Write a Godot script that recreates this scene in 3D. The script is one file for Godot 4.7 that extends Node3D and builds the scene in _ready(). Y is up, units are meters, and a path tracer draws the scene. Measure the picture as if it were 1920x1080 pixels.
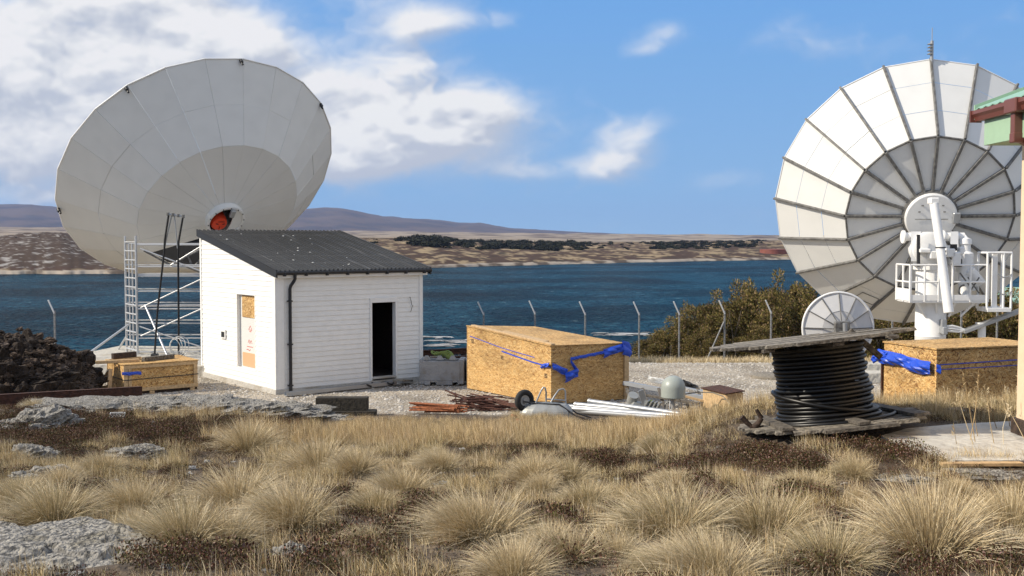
extends Node3D
# A satellite earth station on a grassy headland above a bay.

const F := 2000.0            # focal length in photo pixels (1920 x 1080)
const HORIZON := 450.0       # photo row of eye level
const EYE := Vector3(0, 3.9, 0)
const WATER := -8.0
const SUN := Vector3(-0.80, 0.574, 0.175)   # towards the sun
var pitch := atan((540.0 - HORIZON) / F)
var view := Basis(Vector3.RIGHT, -atan((540.0 - HORIZON) / F))
var rng := RandomNumberGenerator.new()
var n1 := FastNoiseLite.new()
var n2 := FastNoiseLite.new()
var taken := {}
var M := {}

# ------------------------------------------------------------------ mesh builder
class Geo:
	var v := PackedVector3Array()
	var n := PackedVector3Array()
	var c := PackedColorArray()
	var col := Color(1, 1, 1)
	var xf := Transform3D()
	func put(p: Vector3, nn: Vector3) -> void:
		v.push_back(p); n.push_back(nn); c.push_back(col)
	func tri(a0: Vector3, b0: Vector3, d0: Vector3) -> void:      # counter-clockwise seen from outside
		var a := xf * a0
		var b := xf * b0
		var d := xf * d0
		var nn := (b - a).cross(d - a)
		if nn.length_squared() < 1e-16: return
		nn = nn.normalized()
		put(a, nn); put(d, nn); put(b, nn)
	func quad(a: Vector3, b: Vector3, d: Vector3, e: Vector3) -> void:
		tri(a, b, d); tri(a, d, e)
	func out_quad(a: Vector3, b: Vector3, d: Vector3, e: Vector3, m: Vector3) -> void:
		if (b - a).cross(d - a).dot((a + b + d + e) * 0.25 - m) < 0.0: quad(e, d, b, a)
		else: quad(a, b, d, e)
	func out_tri(a: Vector3, b: Vector3, d: Vector3, m: Vector3) -> void:
		if (b - a).cross(d - a).dot((a + b + d) / 3.0 - m) < 0.0: tri(d, b, a)
		else: tri(a, b, d)
	func smooth(a0: Vector3, na: Vector3, b0: Vector3, nb: Vector3, d0: Vector3, nd: Vector3) -> void:
		var a := xf * a0
		var b := xf * b0
		var d := xf * d0
		var g := (b - a).cross(d - a)
		if g.length_squared() < 1e-16: return
		var m := xf.basis
		var x := (m * na).normalized()
		var y := (m * nb).normalized()
		var z := (m * nd).normalized()
		if g.dot(x + y + z) > 0.0:
			put(a, x); put(d, z); put(b, y)
		else:
			put(a, x); put(b, y); put(d, z)
	func box(m: Vector3, size: Vector3, bas := Basis(), bev := 0.0) -> void:
		var h := size * 0.5
		var b := minf(bev, minf(h.x, minf(h.y, h.z)) * 0.45)
		var t := Transform3D(bas, m)
		var o := t.origin
		if b <= 0.0:
			var p := []
			for k in 8: p.append(t * Vector3(h.x if k & 1 else -h.x, h.y if k & 2 else -h.y, h.z if k & 4 else -h.z))
			for q in [[0, 1, 3, 2], [4, 5, 7, 6], [0, 1, 5, 4], [2, 3, 7, 6], [0, 2, 6, 4], [1, 3, 7, 5]]:
				out_quad(p[q[0]], p[q[1]], p[q[2]], p[q[3]], o)
			return
		var X := []
		var Y := []
		var Z := []
		for k in 8:
			var s := Vector3(1.0 if k & 1 else -1.0, 1.0 if k & 2 else -1.0, 1.0 if k & 4 else -1.0)
			X.append(t * (s * Vector3(h.x, h.y - b, h.z - b)))
			Y.append(t * (s * Vector3(h.x - b, h.y, h.z - b)))
			Z.append(t * (s * Vector3(h.x - b, h.y - b, h.z)))
			out_tri(X[k], Y[k], Z[k], o)
		for q in [[0, 2, 6, 4], [1, 3, 7, 5]]: out_quad(X[q[0]], X[q[1]], X[q[2]], X[q[3]], o)
		for q in [[0, 1, 5, 4], [2, 3, 7, 6]]: out_quad(Y[q[0]], Y[q[1]], Y[q[2]], Y[q[3]], o)
		for q in [[0, 1, 3, 2], [4, 5, 7, 6]]: out_quad(Z[q[0]], Z[q[1]], Z[q[2]], Z[q[3]], o)
		for q in [[0, 1], [2, 3], [4, 5], [6, 7]]: out_quad(Y[q[0]], Y[q[1]], Z[q[1]], Z[q[0]], o)
		for q in [[0, 2], [1, 3], [4, 6], [5, 7]]: out_quad(X[q[0]], X[q[1]], Z[q[1]], Z[q[0]], o)
		for q in [[0, 4], [1, 5], [2, 6], [3, 7]]: out_quad(X[q[0]], X[q[1]], Y[q[1]], Y[q[0]], o)
	func hexa(p: Array) -> void:     # eight corners: bottom four in a ring, then the top four above them
		var o := Vector3()
		for q in p: o += q / 8.0
		for q in [[0, 1, 2, 3], [4, 5, 6, 7], [0, 1, 5, 4], [1, 2, 6, 5], [2, 3, 7, 6], [3, 0, 4, 7]]:
			out_tri(p[q[0]], p[q[1]], p[q[2]], o); out_tri(p[q[0]], p[q[2]], p[q[3]], o)
	func tube(pts: Array, r: float, sides := 8, caps := true, closed := false, r_end := -1.0) -> void:
		var k := pts.size()
		var up := Vector3(0.31, 0.92, 0.17)
		var rings := []
		var norms := []
		for i in k:
			var a: Vector3 = pts[(i - 1 + k) % k] if closed else pts[maxi(i - 1, 0)]
			var b: Vector3 = pts[(i + 1) % k] if closed else pts[mini(i + 1, k - 1)]
			var d := (b - a).normalized()
			var s := up - d * up.dot(d)
			if s.length() < 0.05: s = Vector3(1, 0.2, 0.3) - d * Vector3(1, 0.2, 0.3).dot(d)
			s = s.normalized()
			up = s
			var w := d.cross(s)
			var rr := r if r_end < 0.0 else lerpf(r, r_end, float(i) / maxf(1.0, k - 1.0))
			var ring := []
			var nor := []
			for j in sides:
				var t := TAU * j / sides
				var q := s * cos(t) + w * sin(t)
				ring.append(pts[i] + q * rr)
				nor.append(q)
			rings.append(ring)
			norms.append(nor)
		for i in (k if closed else k - 1):
			var e := (i + 1) % k
			for j in sides:
				var f := (j + 1) % sides
				smooth(rings[i][j], norms[i][j], rings[e][j], norms[e][j], rings[e][f], norms[e][f])
				smooth(rings[i][j], norms[i][j], rings[e][f], norms[e][f], rings[i][f], norms[i][f])
		if caps and not closed:
			for j in sides:
				out_tri(pts[0], rings[0][j], rings[0][(j + 1) % sides], pts[1])
				out_tri(pts[k - 1], rings[k - 1][j], rings[k - 1][(j + 1) % sides], pts[k - 2])
	func rod(a: Vector3, b: Vector3, r: float, sides := 8, r_end := -1.0) -> void:
		tube([a, b], r, sides, true, false, r_end)
	func ring(m: Vector3, axis: Basis, rad: float, r: float, seg := 32, sides := 8) -> void:
		var pts := []
		for i in seg:
			var t := TAU * i / seg
			pts.append(m + axis * Vector3(cos(t) * rad, 0, sin(t) * rad))
		tube(pts, r, sides, false, true)
	func lathe(prof: Array, seg: int, t := Transform3D()) -> void:     # prof: Vector2(radius, height), outside to the right when going up
		for i in prof.size() - 1:
			var a: Vector2 = prof[i]
			var b: Vector2 = prof[i + 1]
			var e := b - a
			var na := Vector2(e.y, -e.x).normalized()
			var pa := na
			var pb := na
			if i > 0:
				var q: Vector2 = a - prof[i - 1]
				var m := Vector2(q.y, -q.x).normalized()
				if m.dot(na) > 0.75: pa = (m + na).normalized()
			if i < prof.size() - 2:
				var q2: Vector2 = prof[i + 2] - b
				var m2 := Vector2(q2.y, -q2.x).normalized()
				if m2.dot(na) > 0.75: pb = (m2 + na).normalized()
			for j in seg:
				var t0 := TAU * j / seg
				var t1 := TAU * (j + 1) / seg
				var u0 := Vector3(cos(t0), 0, sin(t0))
				var u1 := Vector3(cos(t1), 0, sin(t1))
				var up := Vector3.UP
				var p00 := t * (u0 * a.x + up * a.y)
				var p01 := t * (u1 * a.x + up * a.y)
				var p10 := t * (u0 * b.x + up * b.y)
				var p11 := t * (u1 * b.x + up * b.y)
				var B := t.basis
				smooth(p00, B * (u0 * pa.x + up * pa.y), p10, B * (u0 * pb.x + up * pb.y), p11, B * (u1 * pb.x + up * pb.y))
				smooth(p00, B * (u0 * pa.x + up * pa.y), p11, B * (u1 * pb.x + up * pb.y), p01, B * (u1 * pa.x + up * pa.y))
	func prism(poly: PackedVector2Array, z0: float, z1: float, t := Transform3D()) -> void:   # polygon in x,y, from z0 to z1
		var idx := Geometry2D.triangulate_polygon(poly)
		var m := Vector3()
		for p in poly: m += t * Vector3(p.x, p.y, (z0 + z1) * 0.5) / poly.size()
		for k in range(0, idx.size(), 3):
			var a := poly[idx[k]]
			var b := poly[idx[k + 1]]
			var d := poly[idx[k + 2]]
			for z in [z0, z1]:
				var g := t * Vector3(a.x, a.y, (z0 + z1) * 0.5)
				out_tri(t * Vector3(a.x, a.y, z), t * Vector3(b.x, b.y, z), t * Vector3(d.x, d.y, z), g)
		var cw := Geometry2D.is_polygon_clockwise(poly)
		for k in poly.size():
			var a2 := poly[k]
			var b2 := poly[(k + 1) % poly.size()]
			var e := b2 - a2
			var nn := Vector2(e.y, -e.x) * (-1.0 if cw else 1.0)
			var q := [t * Vector3(a2.x, a2.y, z0), t * Vector3(b2.x, b2.y, z0), t * Vector3(b2.x, b2.y, z1), t * Vector3(a2.x, a2.y, z1)]
			var inn: Vector3 = (q[0] + q[1] + q[2] + q[3]) * 0.25 - t.basis * Vector3(nn.x, nn.y, 0)
			out_quad(q[0], q[1], q[2], q[3], inn)
	func mesh() -> ArrayMesh:
		var a := []
		a.resize(Mesh.ARRAY_MAX)
		a[Mesh.ARRAY_VERTEX] = v
		a[Mesh.ARRAY_NORMAL] = n
		a[Mesh.ARRAY_COLOR] = c
		var m := ArrayMesh.new()
		m.add_surface_from_arrays(Mesh.PRIMITIVE_TRIANGLES, a)
		return m

# ------------------------------------------------------------------ nodes
func numbered(called: String) -> String:
	taken[called] = taken.get(called, -1) + 1
	return called if taken[called] == 0 else "%s_%03d" % [called, taken[called]]

func tag(o: Node, label: String, category: String, group := "", kind := "") -> void:
	if label: o.set_meta("label", label)
	if category: o.set_meta("category", category)
	if group: o.set_meta("group", group)
	if kind: o.set_meta("kind", kind)

func thing(called: String, label: String, category: String, at := Vector3.ZERO, bas := Basis(), group := "") -> Node3D:
	var o := Node3D.new()
	o.name = numbered(called)
	o.transform = Transform3D(bas, at)
	add_child(o)
	tag(o, label, category, group)
	return o

func part(parent: Node3D, called: String, g: Geo, m: Material) -> MeshInstance3D:
	return part_mesh(parent, called, g.mesh(), m)

func part_mesh(parent: Node3D, called: String, me: Mesh, m: Material) -> MeshInstance3D:
	var o := MeshInstance3D.new()
	o.name = called if parent != self else numbered(called)
	o.mesh = me
	o.material_override = m
	parent.add_child(o, true)
	return o

func inside(t: Node3D) -> Geo:      # a builder fed with world positions that writes them in the axes of t
	var g := Geo.new()
	g.xf = t.transform.affine_inverse()
	return g

# ------------------------------------------------------------------ from photo pixels to places
func ray(px: float, py: float) -> Vector3:
	return view * Vector3((px - 960.0) / F, (540.0 - py) / F, -1.0)

func at(px: float, py: float, d: float) -> Vector3:           # the point of that sight line d metres ahead
	var r := ray(px, py)
	return EYE + r * (d / -r.z)

func on_y(px: float, py: float, y: float) -> Vector3:         # where it meets the level y
	var r := ray(px, py)
	return EYE + r * ((y - EYE.y) / r.y)

func on_ground(px: float, py: float) -> Vector3:              # where it meets the terrain
	var r := ray(px, py)
	r /= -r.z
	var d := 3.5
	while d < 60.0:
		var p := EYE + r * d
		if p.y <= ground(p.x, p.z): return Vector3(p.x, ground(p.x, p.z), p.z)
		d += 0.02
	return EYE + r * d

func pixel(p: Vector3) -> Vector2:
	var q := view.inverse() * (p - EYE)
	if q.z > -0.1: return Vector2(-9999, 9999)
	return Vector2(960.0 + F * q.x / -q.z, 540.0 - F * q.y / -q.z)

# ------------------------------------------------------------------ terrain
const DROP_D := [-12.0, 0.0, 3.0, 5.0, 6.5, 8.0, 10.0, 13.0, 16.0, 19.0, 22.0, 24.0, 26.0, 34.0, 38.0, 42.0, 50.0, 62.0, 85.0, 120.0]
const DROP_H := [1.5, 1.5, 1.53, 1.64, 1.85, 2.07, 2.37, 2.76, 3.1, 3.42, 3.72, 3.88, 3.9, 3.95, 4.4, 4.82, 5.9, 7.6, 10.8, 13.2]
func table(xs: Array, ys: Array, x: float) -> float:
	if x <= xs[0]: return ys[0]
	for i in range(1, xs.size()):
		if x < xs[i]:
			var t: float = (x - xs[i - 1]) / (xs[i] - xs[i - 1])
			return lerpf(ys[i - 1], ys[i], t)
	return ys[-1]

func ground(x: float, z: float) -> float:
	var d := -z
	var y := 3.9 - (table(DROP_D, DROP_H, d - 0.5) + table(DROP_D, DROP_H, d + 0.5)) * 0.5
	y += 0.30 * smoothstep(-2.0, -6.0, x) * smoothstep(12.0, 18.5, d) * (1.0 - smoothstep(20.0, 23.5, d))
	var w := smoothstep(1.4, 3.6, x) * smoothstep(7.5, 9.8, d) * (1.0 - smoothstep(13.6, 18.5, d))
	y = lerpf(y, 1.68, w)
	var rough := 1.0 - smoothstep(20.0, 24.0, d) + smoothstep(36.0, 40.0, d)
	y += rough * (1.0 - w * 0.8) * (0.10 * n1.get_noise_2d(x * 60.0, z * 60.0) + 0.035 * n1.get_noise_2d(x * 300.0, z * 300.0))
	y += 0.014 * n1.get_noise_2d(x * 240.0 + 500.0, z * 240.0)
	return y

# ------------------------------------------------------------------ materials
func lin(r: float, g: float, b: float) -> Color:
	return Color(r, g, b).linear_to_srgb()

func noise_tex(seed_: int, freq: float, size: int, stops: Array, octaves := 4, kind := FastNoiseLite.TYPE_SIMPLEX_SMOOTH) -> NoiseTexture2D:
	var f := FastNoiseLite.new()
	f.seed = seed_
	f.frequency = freq
	f.noise_type = kind
	f.fractal_octaves = octaves
	var t := NoiseTexture2D.new()
	t.width = size
	t.height = size
	t.seamless = true
	t.seamless_blend_skirt = 0.2
	t.noise = f
	if stops:
		var gr := Gradient.new()
		var offs := PackedFloat32Array()
		var cols := PackedColorArray()
		for s in stops:
			offs.push_back(s[0]); cols.push_back(s[1])
		gr.offsets = offs
		gr.colors = cols
		t.color_ramp = gr
	return t

func bump_tex(seed_: int, freq: float, size: int, octaves := 4, strength := 6.0) -> NoiseTexture2D:
	var t := noise_tex(seed_, freq, size, [], octaves)
	t.as_normal_map = true
	t.bump_strength = strength
	return t

func mat(called: String, color: Color, rough := 0.8, metal := 0.0) -> StandardMaterial3D:
	var m := StandardMaterial3D.new()
	m.resource_name = called
	m.albedo_color = color
	m.roughness = rough
	m.metallic = metal
	M[called] = m
	return m

func textured(m: StandardMaterial3D, t: Texture2D, scale: float, world := false, normal: Texture2D = null, depth := 1.0) -> StandardMaterial3D:
	m.albedo_texture = t
	m.uv1_triplanar = true
	m.uv1_world_triplanar = world
	m.uv1_scale = Vector3.ONE * scale
	if normal:
		m.normal_enabled = true
		m.normal_texture = normal
		m.normal_scale = depth
	return m

func layer(m: StandardMaterial3D, t: Texture2D, scale: float) -> void:     # a second, coarser or finer pattern multiplied over the first
	m.detail_enabled = true
	m.detail_albedo = t
	m.detail_blend_mode = BaseMaterial3D.BLEND_MODE_MUL
	m.detail_uv_layer = BaseMaterial3D.DETAIL_UV_2
	m.uv2_triplanar = true
	m.uv2_world_triplanar = m.uv1_world_triplanar
	m.uv2_scale = Vector3.ONE * scale

func grey(v: float) -> Color:
	return Color(v, v, v)

func osb_image() -> ImageTexture:
	var w := 512
	var im := Image.create(w, w, false, Image.FORMAT_RGB8)
	im.fill(lin(0.48, 0.27, 0.09))
	var r := RandomNumberGenerator.new()
	r.seed = 71
	for k in 5200:
		var c := Vector2(r.randf() * w, r.randf() * w)
		var a := r.randf_range(-0.9, 0.9) + (PI * 0.5 if r.randf() < 0.25 else 0.0)
		var ln := r.randf_range(10, 34)
		var wd := r.randf_range(2.0, 5.0)
		var t := r.randf()
		var s := r.randf_range(0.65, 1.2)
		var col := lin(0.63 * s, 0.39 * s, 0.145 * s)
		if t < 0.13: col = lin(0.18 * s, 0.075 * s, 0.02 * s)
		elif t < 0.40: col = lin(0.78 * s, 0.55 * s, 0.26 * s)
		var dx := Vector2(cos(a), sin(a))
		var dy := Vector2(-dx.y, dx.x)
		for i in int(ln):
			for j in int(wd):
				var p := c + dx * (i - ln * 0.5) + dy * (j - wd * 0.5)
				im.set_pixel(posmod(int(p.x), w), posmod(int(p.y), w), col)
	return ImageTexture.create_from_image(im)

func materials() -> void:
	var mottled := noise_tex(3, 0.02, 256, [[0.0, grey(0.955)], [0.5, grey(0.985)], [1.0, grey(1.0)]])
	var stained := noise_tex(4, 0.012, 256, [[0.0, lin(0.66, 0.6, 0.52)], [0.42, grey(0.93)], [1.0, grey(1.0)]], 5)
	var wood_grain := noise_tex(5, 0.03, 256, [[0.0, grey(0.74)], [0.5, grey(0.92)], [1.0, grey(1.0)]], 5)
	var fine := bump_tex(6, 0.06, 256, 4, 4.0)
	var wear := noise_tex(7, 0.03, 256, [[0.0, grey(0.45)], [0.5, grey(0.8)], [1.0, grey(1.0)]], 5)
	var osb := osb_image()
	textured(mat("white_cladding", lin(0.83, 0.825, 0.80), 0.55), mottled, 0.5)
	textured(mat("white_trim", lin(0.83, 0.825, 0.80), 0.5), mottled, 0.8)
	textured(mat("dish_paint", lin(0.77, 0.775, 0.76), 0.6), mottled, 0.22)
	textured(mat("white_steel", lin(0.82, 0.82, 0.81), 0.4), mottled, 0.7)
	textured(mat("rib_steel", lin(0.26, 0.255, 0.245), 0.6, 0.2), wear, 0.8)
	textured(mat("galvanised", lin(0.40, 0.415, 0.43), 0.42, 0.55), mottled, 2.0)
	textured(mat("scaffold_alloy", lin(0.62, 0.63, 0.64), 0.38, 0.6), mottled, 3.0)
	textured(mat("post_steel", lin(0.36, 0.37, 0.38), 0.55, 0.1), wear, 2.0)
	textured(mat("roof_sheet", lin(0.36, 0.37, 0.39), 0.3), noise_tex(8, 0.05, 512, [[0.0, grey(0.13)], [0.60, grey(0.17)], [0.74, grey(0.27)], [0.86, grey(0.6)], [1.0, grey(0.8)]], 4), 1.0)
	M.roof_sheet.uv1_scale = Vector3(0.55, 0.55, 0.014)
	textured(mat("arm_sunlit_steel", lin(0.62, 0.64, 0.66), 0.5, 0.1), mottled, 2.0)  # post steel made paler so that the arms look sunlit
	mat("splash", lin(0.6, 0.6, 0.58), 0.9)
	mat("black_trim", lin(0.018, 0.018, 0.02), 0.45)
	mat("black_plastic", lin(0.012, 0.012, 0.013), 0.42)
	textured(mat("cable_jacket", lin(0.007, 0.007, 0.0075), 0.4), wear, 1.5)
	textured(mat("cable_pale", lin(0.05, 0.045, 0.034), 0.6), wear, 3.0)  # paler jacket for the uppermost turns
	mat("rubber", lin(0.02, 0.02, 0.02), 0.8)
	textured(mat("osb", Color(1, 1, 1), 0.75), osb, 0.5, false, fine, 0.6)
	layer(M.osb, noise_tex(9, 0.01, 256, [[0.0, grey(0.78)], [0.5, grey(0.97)], [1.0, grey(1.0)]]), 0.31)
	textured(mat("pine", lin(0.62, 0.43, 0.23), 0.75), wood_grain, 1.4)
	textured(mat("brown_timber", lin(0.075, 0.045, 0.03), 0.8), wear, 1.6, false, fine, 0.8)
	textured(mat("black_timber", lin(0.05, 0.042, 0.03), 0.85), wear, 1.2, false, fine, 0.8)
	textured(mat("weathered_wood", lin(0.36, 0.32, 0.26), 0.85), wear, 1.3, false, fine, 0.8)
	textured(mat("weathered_wood_dark", lin(0.19, 0.165, 0.135), 0.85), wear, 1.7, false, fine, 0.8)
	textured(mat("concrete", lin(0.50, 0.48, 0.44), 0.85), stained, 0.45, false, fine, 0.5)
	textured(mat("pale_concrete", lin(0.56, 0.54, 0.49), 0.85), stained, 0.3, false, fine, 0.5)
	textured(mat("grey_concrete", lin(0.36, 0.36, 0.36), 0.85), stained, 0.8, false, fine, 0.5)
	textured(mat("rust", lin(0.10, 0.038, 0.022), 0.85), wear, 1.2, false, fine, 0.8)
	textured(mat("rebar_orange", lin(0.52, 0.18, 0.075), 0.85), wear, 2.0)
	textured(mat("rebar_dark", lin(0.15, 0.06, 0.04), 0.85), wear, 2.0)
	textured(mat("blue_tarp", lin(0.015, 0.075, 0.55), 0.35), mottled, 2.0)
	textured(mat("radome_grey", lin(0.33, 0.36, 0.33), 0.38), mottled, 2.0)
	textured(mat("pan_grey", lin(0.36, 0.37, 0.36), 0.45, 0.3), stained, 1.5)
	mat("orange_cover", lin(0.72, 0.055, 0.012), 0.5)
	mat("matt_black", lin(0.008, 0.008, 0.009), 0.9)
	mat("dark_print", lin(0.09, 0.01, 0.006), 0.7)
	mat("clear_wrap", lin(0.66, 0.66, 0.64), 0.3)
	mat("red_print", lin(0.55, 0.1, 0.08), 0.7)
	mat("orange_board", lin(0.62, 0.38, 0.21), 0.7)
	textured(mat("green_paint", lin(0.34, 0.50, 0.35), 0.5), mottled, 1.0)
	textured(mat("green_roof", lin(0.26, 0.44, 0.35), 0.45), mottled, 1.0)
	textured(mat("brown_plastic", lin(0.16, 0.055, 0.045), 0.3), mottled, 1.0)
	textured(mat("cream_wall", lin(0.74, 0.57, 0.40), 0.8), mottled, 1.0)
	mat("net_green", lin(0.20, 0.26, 0.06), 0.7)
	textured(mat("tank_red", lin(0.25, 0.075, 0.05), 0.7), stained, 0.05)
	# ground and vegetation
	var g: StandardMaterial3D = mat("earth", Color(1, 1, 1), 0.95)
	textured(g, noise_tex(11, 0.035, 512, [[0.0, grey(0.5)], [0.45, grey(0.85)], [0.6, grey(1.0)], [1.0, grey(1.0)]], 6), 0.7, true, bump_tex(12, 0.05, 512, 5, 8.0), 1.0)
	layer(g, noise_tex(13, 0.012, 256, [[0.0, grey(0.72)], [0.6, grey(1.0)], [1.0, grey(1.0)]], 4), 0.11)
	g.vertex_color_use_as_albedo = true
	var rk: StandardMaterial3D = mat("rock", lin(0.48, 0.46, 0.425), 0.9)
	textured(rk, noise_tex(14, 0.035, 512, [[0.0, grey(0.22)], [0.36, grey(0.55)], [0.5, grey(0.86)], [0.75, lin(0.95, 0.93, 0.87)], [1.0, grey(1.0)]], 7), 1.1, true, bump_tex(15, 0.05, 512, 7, 16.0), 1.0)
	layer(rk, noise_tex(16, 0.03, 256, [[0.0, lin(0.4, 0.36, 0.25)], [0.35, grey(0.85)], [1.0, grey(1.0)]], 5), 0.35)
	var pt: StandardMaterial3D = mat("peat", lin(0.045, 0.029, 0.019), 0.95)
	textured(pt, noise_tex(17, 0.04, 256, [[0.0, grey(0.4)], [0.5, grey(0.8)], [1.0, grey(1.0)]], 5), 0.9, true, bump_tex(18, 0.06, 256, 5, 8.0), 1.2)
	for a in [["grass_blades", 0.28], ["leaves", 0.2], ["heath_leaves", 0.1]]:
		var b: StandardMaterial3D = mat(a[0], Color(1, 1, 1), 0.7)
		b.vertex_color_use_as_albedo = true
		b.cull_mode = BaseMaterial3D.CULL_DISABLED
		b.backlight_enabled = true
		b.backlight = Color(a[1], a[1], a[1])
		b.metallic_specular = 0.25
	var st: StandardMaterial3D = mat("stone_chips", Color(1, 1, 1), 0.9)
	st.vertex_color_use_as_albedo = true
	var fl: StandardMaterial3D = mat("far_land", Color(1, 1, 1), 0.95)
	fl.vertex_color_use_as_albedo = true
	fl.metallic_specular = 0.1
	var wt: StandardMaterial3D = mat("sea", Color(1, 1, 1), 0.22)
	textured(wt, noise_tex(21, 0.02, 1024, [[0.0, lin(0.003, 0.026, 0.052)], [0.5, lin(0.007, 0.044, 0.076)], [0.68, lin(0.014, 0.062, 0.098)], [0.86, lin(0.03, 0.09, 0.125)], [0.93, lin(0.22, 0.28, 0.30)], [1.0, lin(0.4, 0.46, 0.48)]], 6), 0.011, true, bump_tex(22, 0.05, 1024, 5, 14.0), 1.0)
	wt.metallic_specular = 0.02
	layer(wt, noise_tex(23, 0.02, 256, [[0.0, grey(0.5)], [0.42, grey(0.76)], [0.62, grey(0.98)], [1.0, grey(1.0)]], 4), 0.0037)

# ------------------------------------------------------------------ sky
var cn := FastNoiseLite.new()
var cn2 := FastNoiseLite.new()
const CLOUDS := [   # photo column, row, half width, half height, weight: the cloud masses that the photograph shows
	[90, 60, 260, 110, 1.1], [270, 40, 130, 90, 0.7], [60, 230, 300, 150, 0.95], [300, 160, 220, 120, 0.6], [480, 95, 70, 60, 0.55], [620, 160, 90, 60, 0.55], [690, 230, 180, 95, 0.58], [800, 110, 120, 80, 0.45], [790, 45, 60, 30, 0.45],
	[900, 195, 90, 35, 0.62], [760, 285, 200, 50, 0.55], [640, 290, 120, 60, 0.5], [905, 42, 90, 24, 0.45], [870, 250, 170, 60, 0.45], [1185, 265, 60, 42, 0.60], [1130, 312, 80, 28, 0.48], [995, 325, 70, 20, 0.55],
	[1250, 68, 50, 30, 0.5], [1205, 98, 45, 18, 0.34], [1500, 85, 120, 40, 0.26], [1340, 335, 130, 24, 0.24], [1000, 360, 120, 16, 0.2]]
var sectors := []      # the same, by azimuth sector
var masses := []      # unseen clouds added all round, thickened to lift the shade: azimuth, elevation, half width, half height, weight
func sky_dense(az: float, el: float) -> float:
	var s := 0.0
	if absf(az) < 0.75 and el < 0.5:
		var px := 960.0 + F * tan(az)
		var py := HORIZON - F * tan(el) / cos(az)
		for b in CLOUDS:
			var u: float = (px - b[0]) / b[2]
			var w: float = (py - b[1]) / b[3]
			var q := u * u + w * w
			if q < 6.0: s += b[4] * exp(-q)
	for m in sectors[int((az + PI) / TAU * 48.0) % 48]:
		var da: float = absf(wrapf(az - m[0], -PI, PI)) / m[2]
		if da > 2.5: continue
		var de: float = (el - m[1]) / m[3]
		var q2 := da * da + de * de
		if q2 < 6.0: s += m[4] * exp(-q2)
	var x := cos(el) * sin(az) * 100.0
	var y := sin(el) * 170.0
	var z := -cos(el) * cos(az) * 100.0
	var wx := 3.5 * cn2.get_noise_3d(x * 0.35, y * 0.35, z * 0.35)
	var f := cn.get_noise_3d(x + wx, y + wx * 0.6, z) * 0.95
	return clampf(s, 0.0, 1.1) - 0.12 + f * (0.40 + 0.38 * minf(s, 1.0))

func sky_color(az: float, el: float) -> Color:
	var t := clampf(el / 0.42, 0.0, 1.0)
	var c := Color(0.31, 0.51, 0.755).lerp(Color(0.085, 0.315, 0.765), pow(t, 0.7))       # linear light
	c = c.lerp(Color(0.07, 0.24, 0.62), smoothstep(0.42, 1.4, el))
	var d := sky_dense(az, el)
	if d > -0.06:
		var lit := d - sky_dense(az - 0.011, el + 0.015)
		var a := smoothstep(-0.06, 0.92, d)
		var s := clampf(0.48 + lit * 2.5 + 0.08 * d, 0.0, 1.0)
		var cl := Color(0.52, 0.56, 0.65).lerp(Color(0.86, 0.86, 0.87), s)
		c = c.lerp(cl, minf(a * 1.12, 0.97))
	return c

func sky_rows(im: Image, az0: float, el0: float, step: float) -> void:   # pixel 0,0 looks towards az0, el0
	for j in im.get_height():
		var el := el0 - (j + 0.5) * step
		if el < -0.02: continue
		for i in im.get_width():
			im.set_pixel(i, j, sky_color(wrapf(az0 + (i + 0.5) * step, -PI, PI), el).linear_to_srgb())

func make_sky() -> ImageTexture:
	cn.seed = 5
	cn.frequency = 0.075
	cn.fractal_octaves = 6
	cn.fractal_gain = 0.56
	cn2.seed = 9
	cn2.frequency = 0.5
	cn2.fractal_octaves = 3
	var r := RandomNumberGenerator.new()
	r.seed = 31
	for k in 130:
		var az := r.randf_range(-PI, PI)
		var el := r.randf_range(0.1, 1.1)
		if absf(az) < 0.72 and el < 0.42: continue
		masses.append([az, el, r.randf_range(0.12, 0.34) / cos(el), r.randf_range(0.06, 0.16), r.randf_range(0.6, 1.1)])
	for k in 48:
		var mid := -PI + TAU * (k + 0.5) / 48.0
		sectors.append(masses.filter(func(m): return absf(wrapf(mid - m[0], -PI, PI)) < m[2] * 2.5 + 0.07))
	var coarse := Image.create(1024, 512, false, Image.FORMAT_RGB8)
	coarse.fill(Color(0.40, 0.42, 0.40))
	sky_rows(coarse, 0.0, PI * 0.5, TAU / 1024.0)
	coarse.resize(4096, 2048, Image.INTERPOLATE_CUBIC)
	var st := TAU / 4096.0
	var half := 420
	var top := 2048 / 4          # 45 degrees up
	top = 1024 - 240
	var detail := Image.create(half * 2, 246, false, Image.FORMAT_RGB8)
	detail.fill(Color(0.40, 0.42, 0.40))
	sky_rows(detail, -half * st, PI * 0.5 - top * st, st)
	coarse.blit_rect(detail, Rect2i(half, 0, half, 246), Vector2i(0, top))
	coarse.blit_rect(detail, Rect2i(0, 0, half, 246), Vector2i(4096 - half, top))
	return ImageTexture.create_from_image(coarse)

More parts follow.
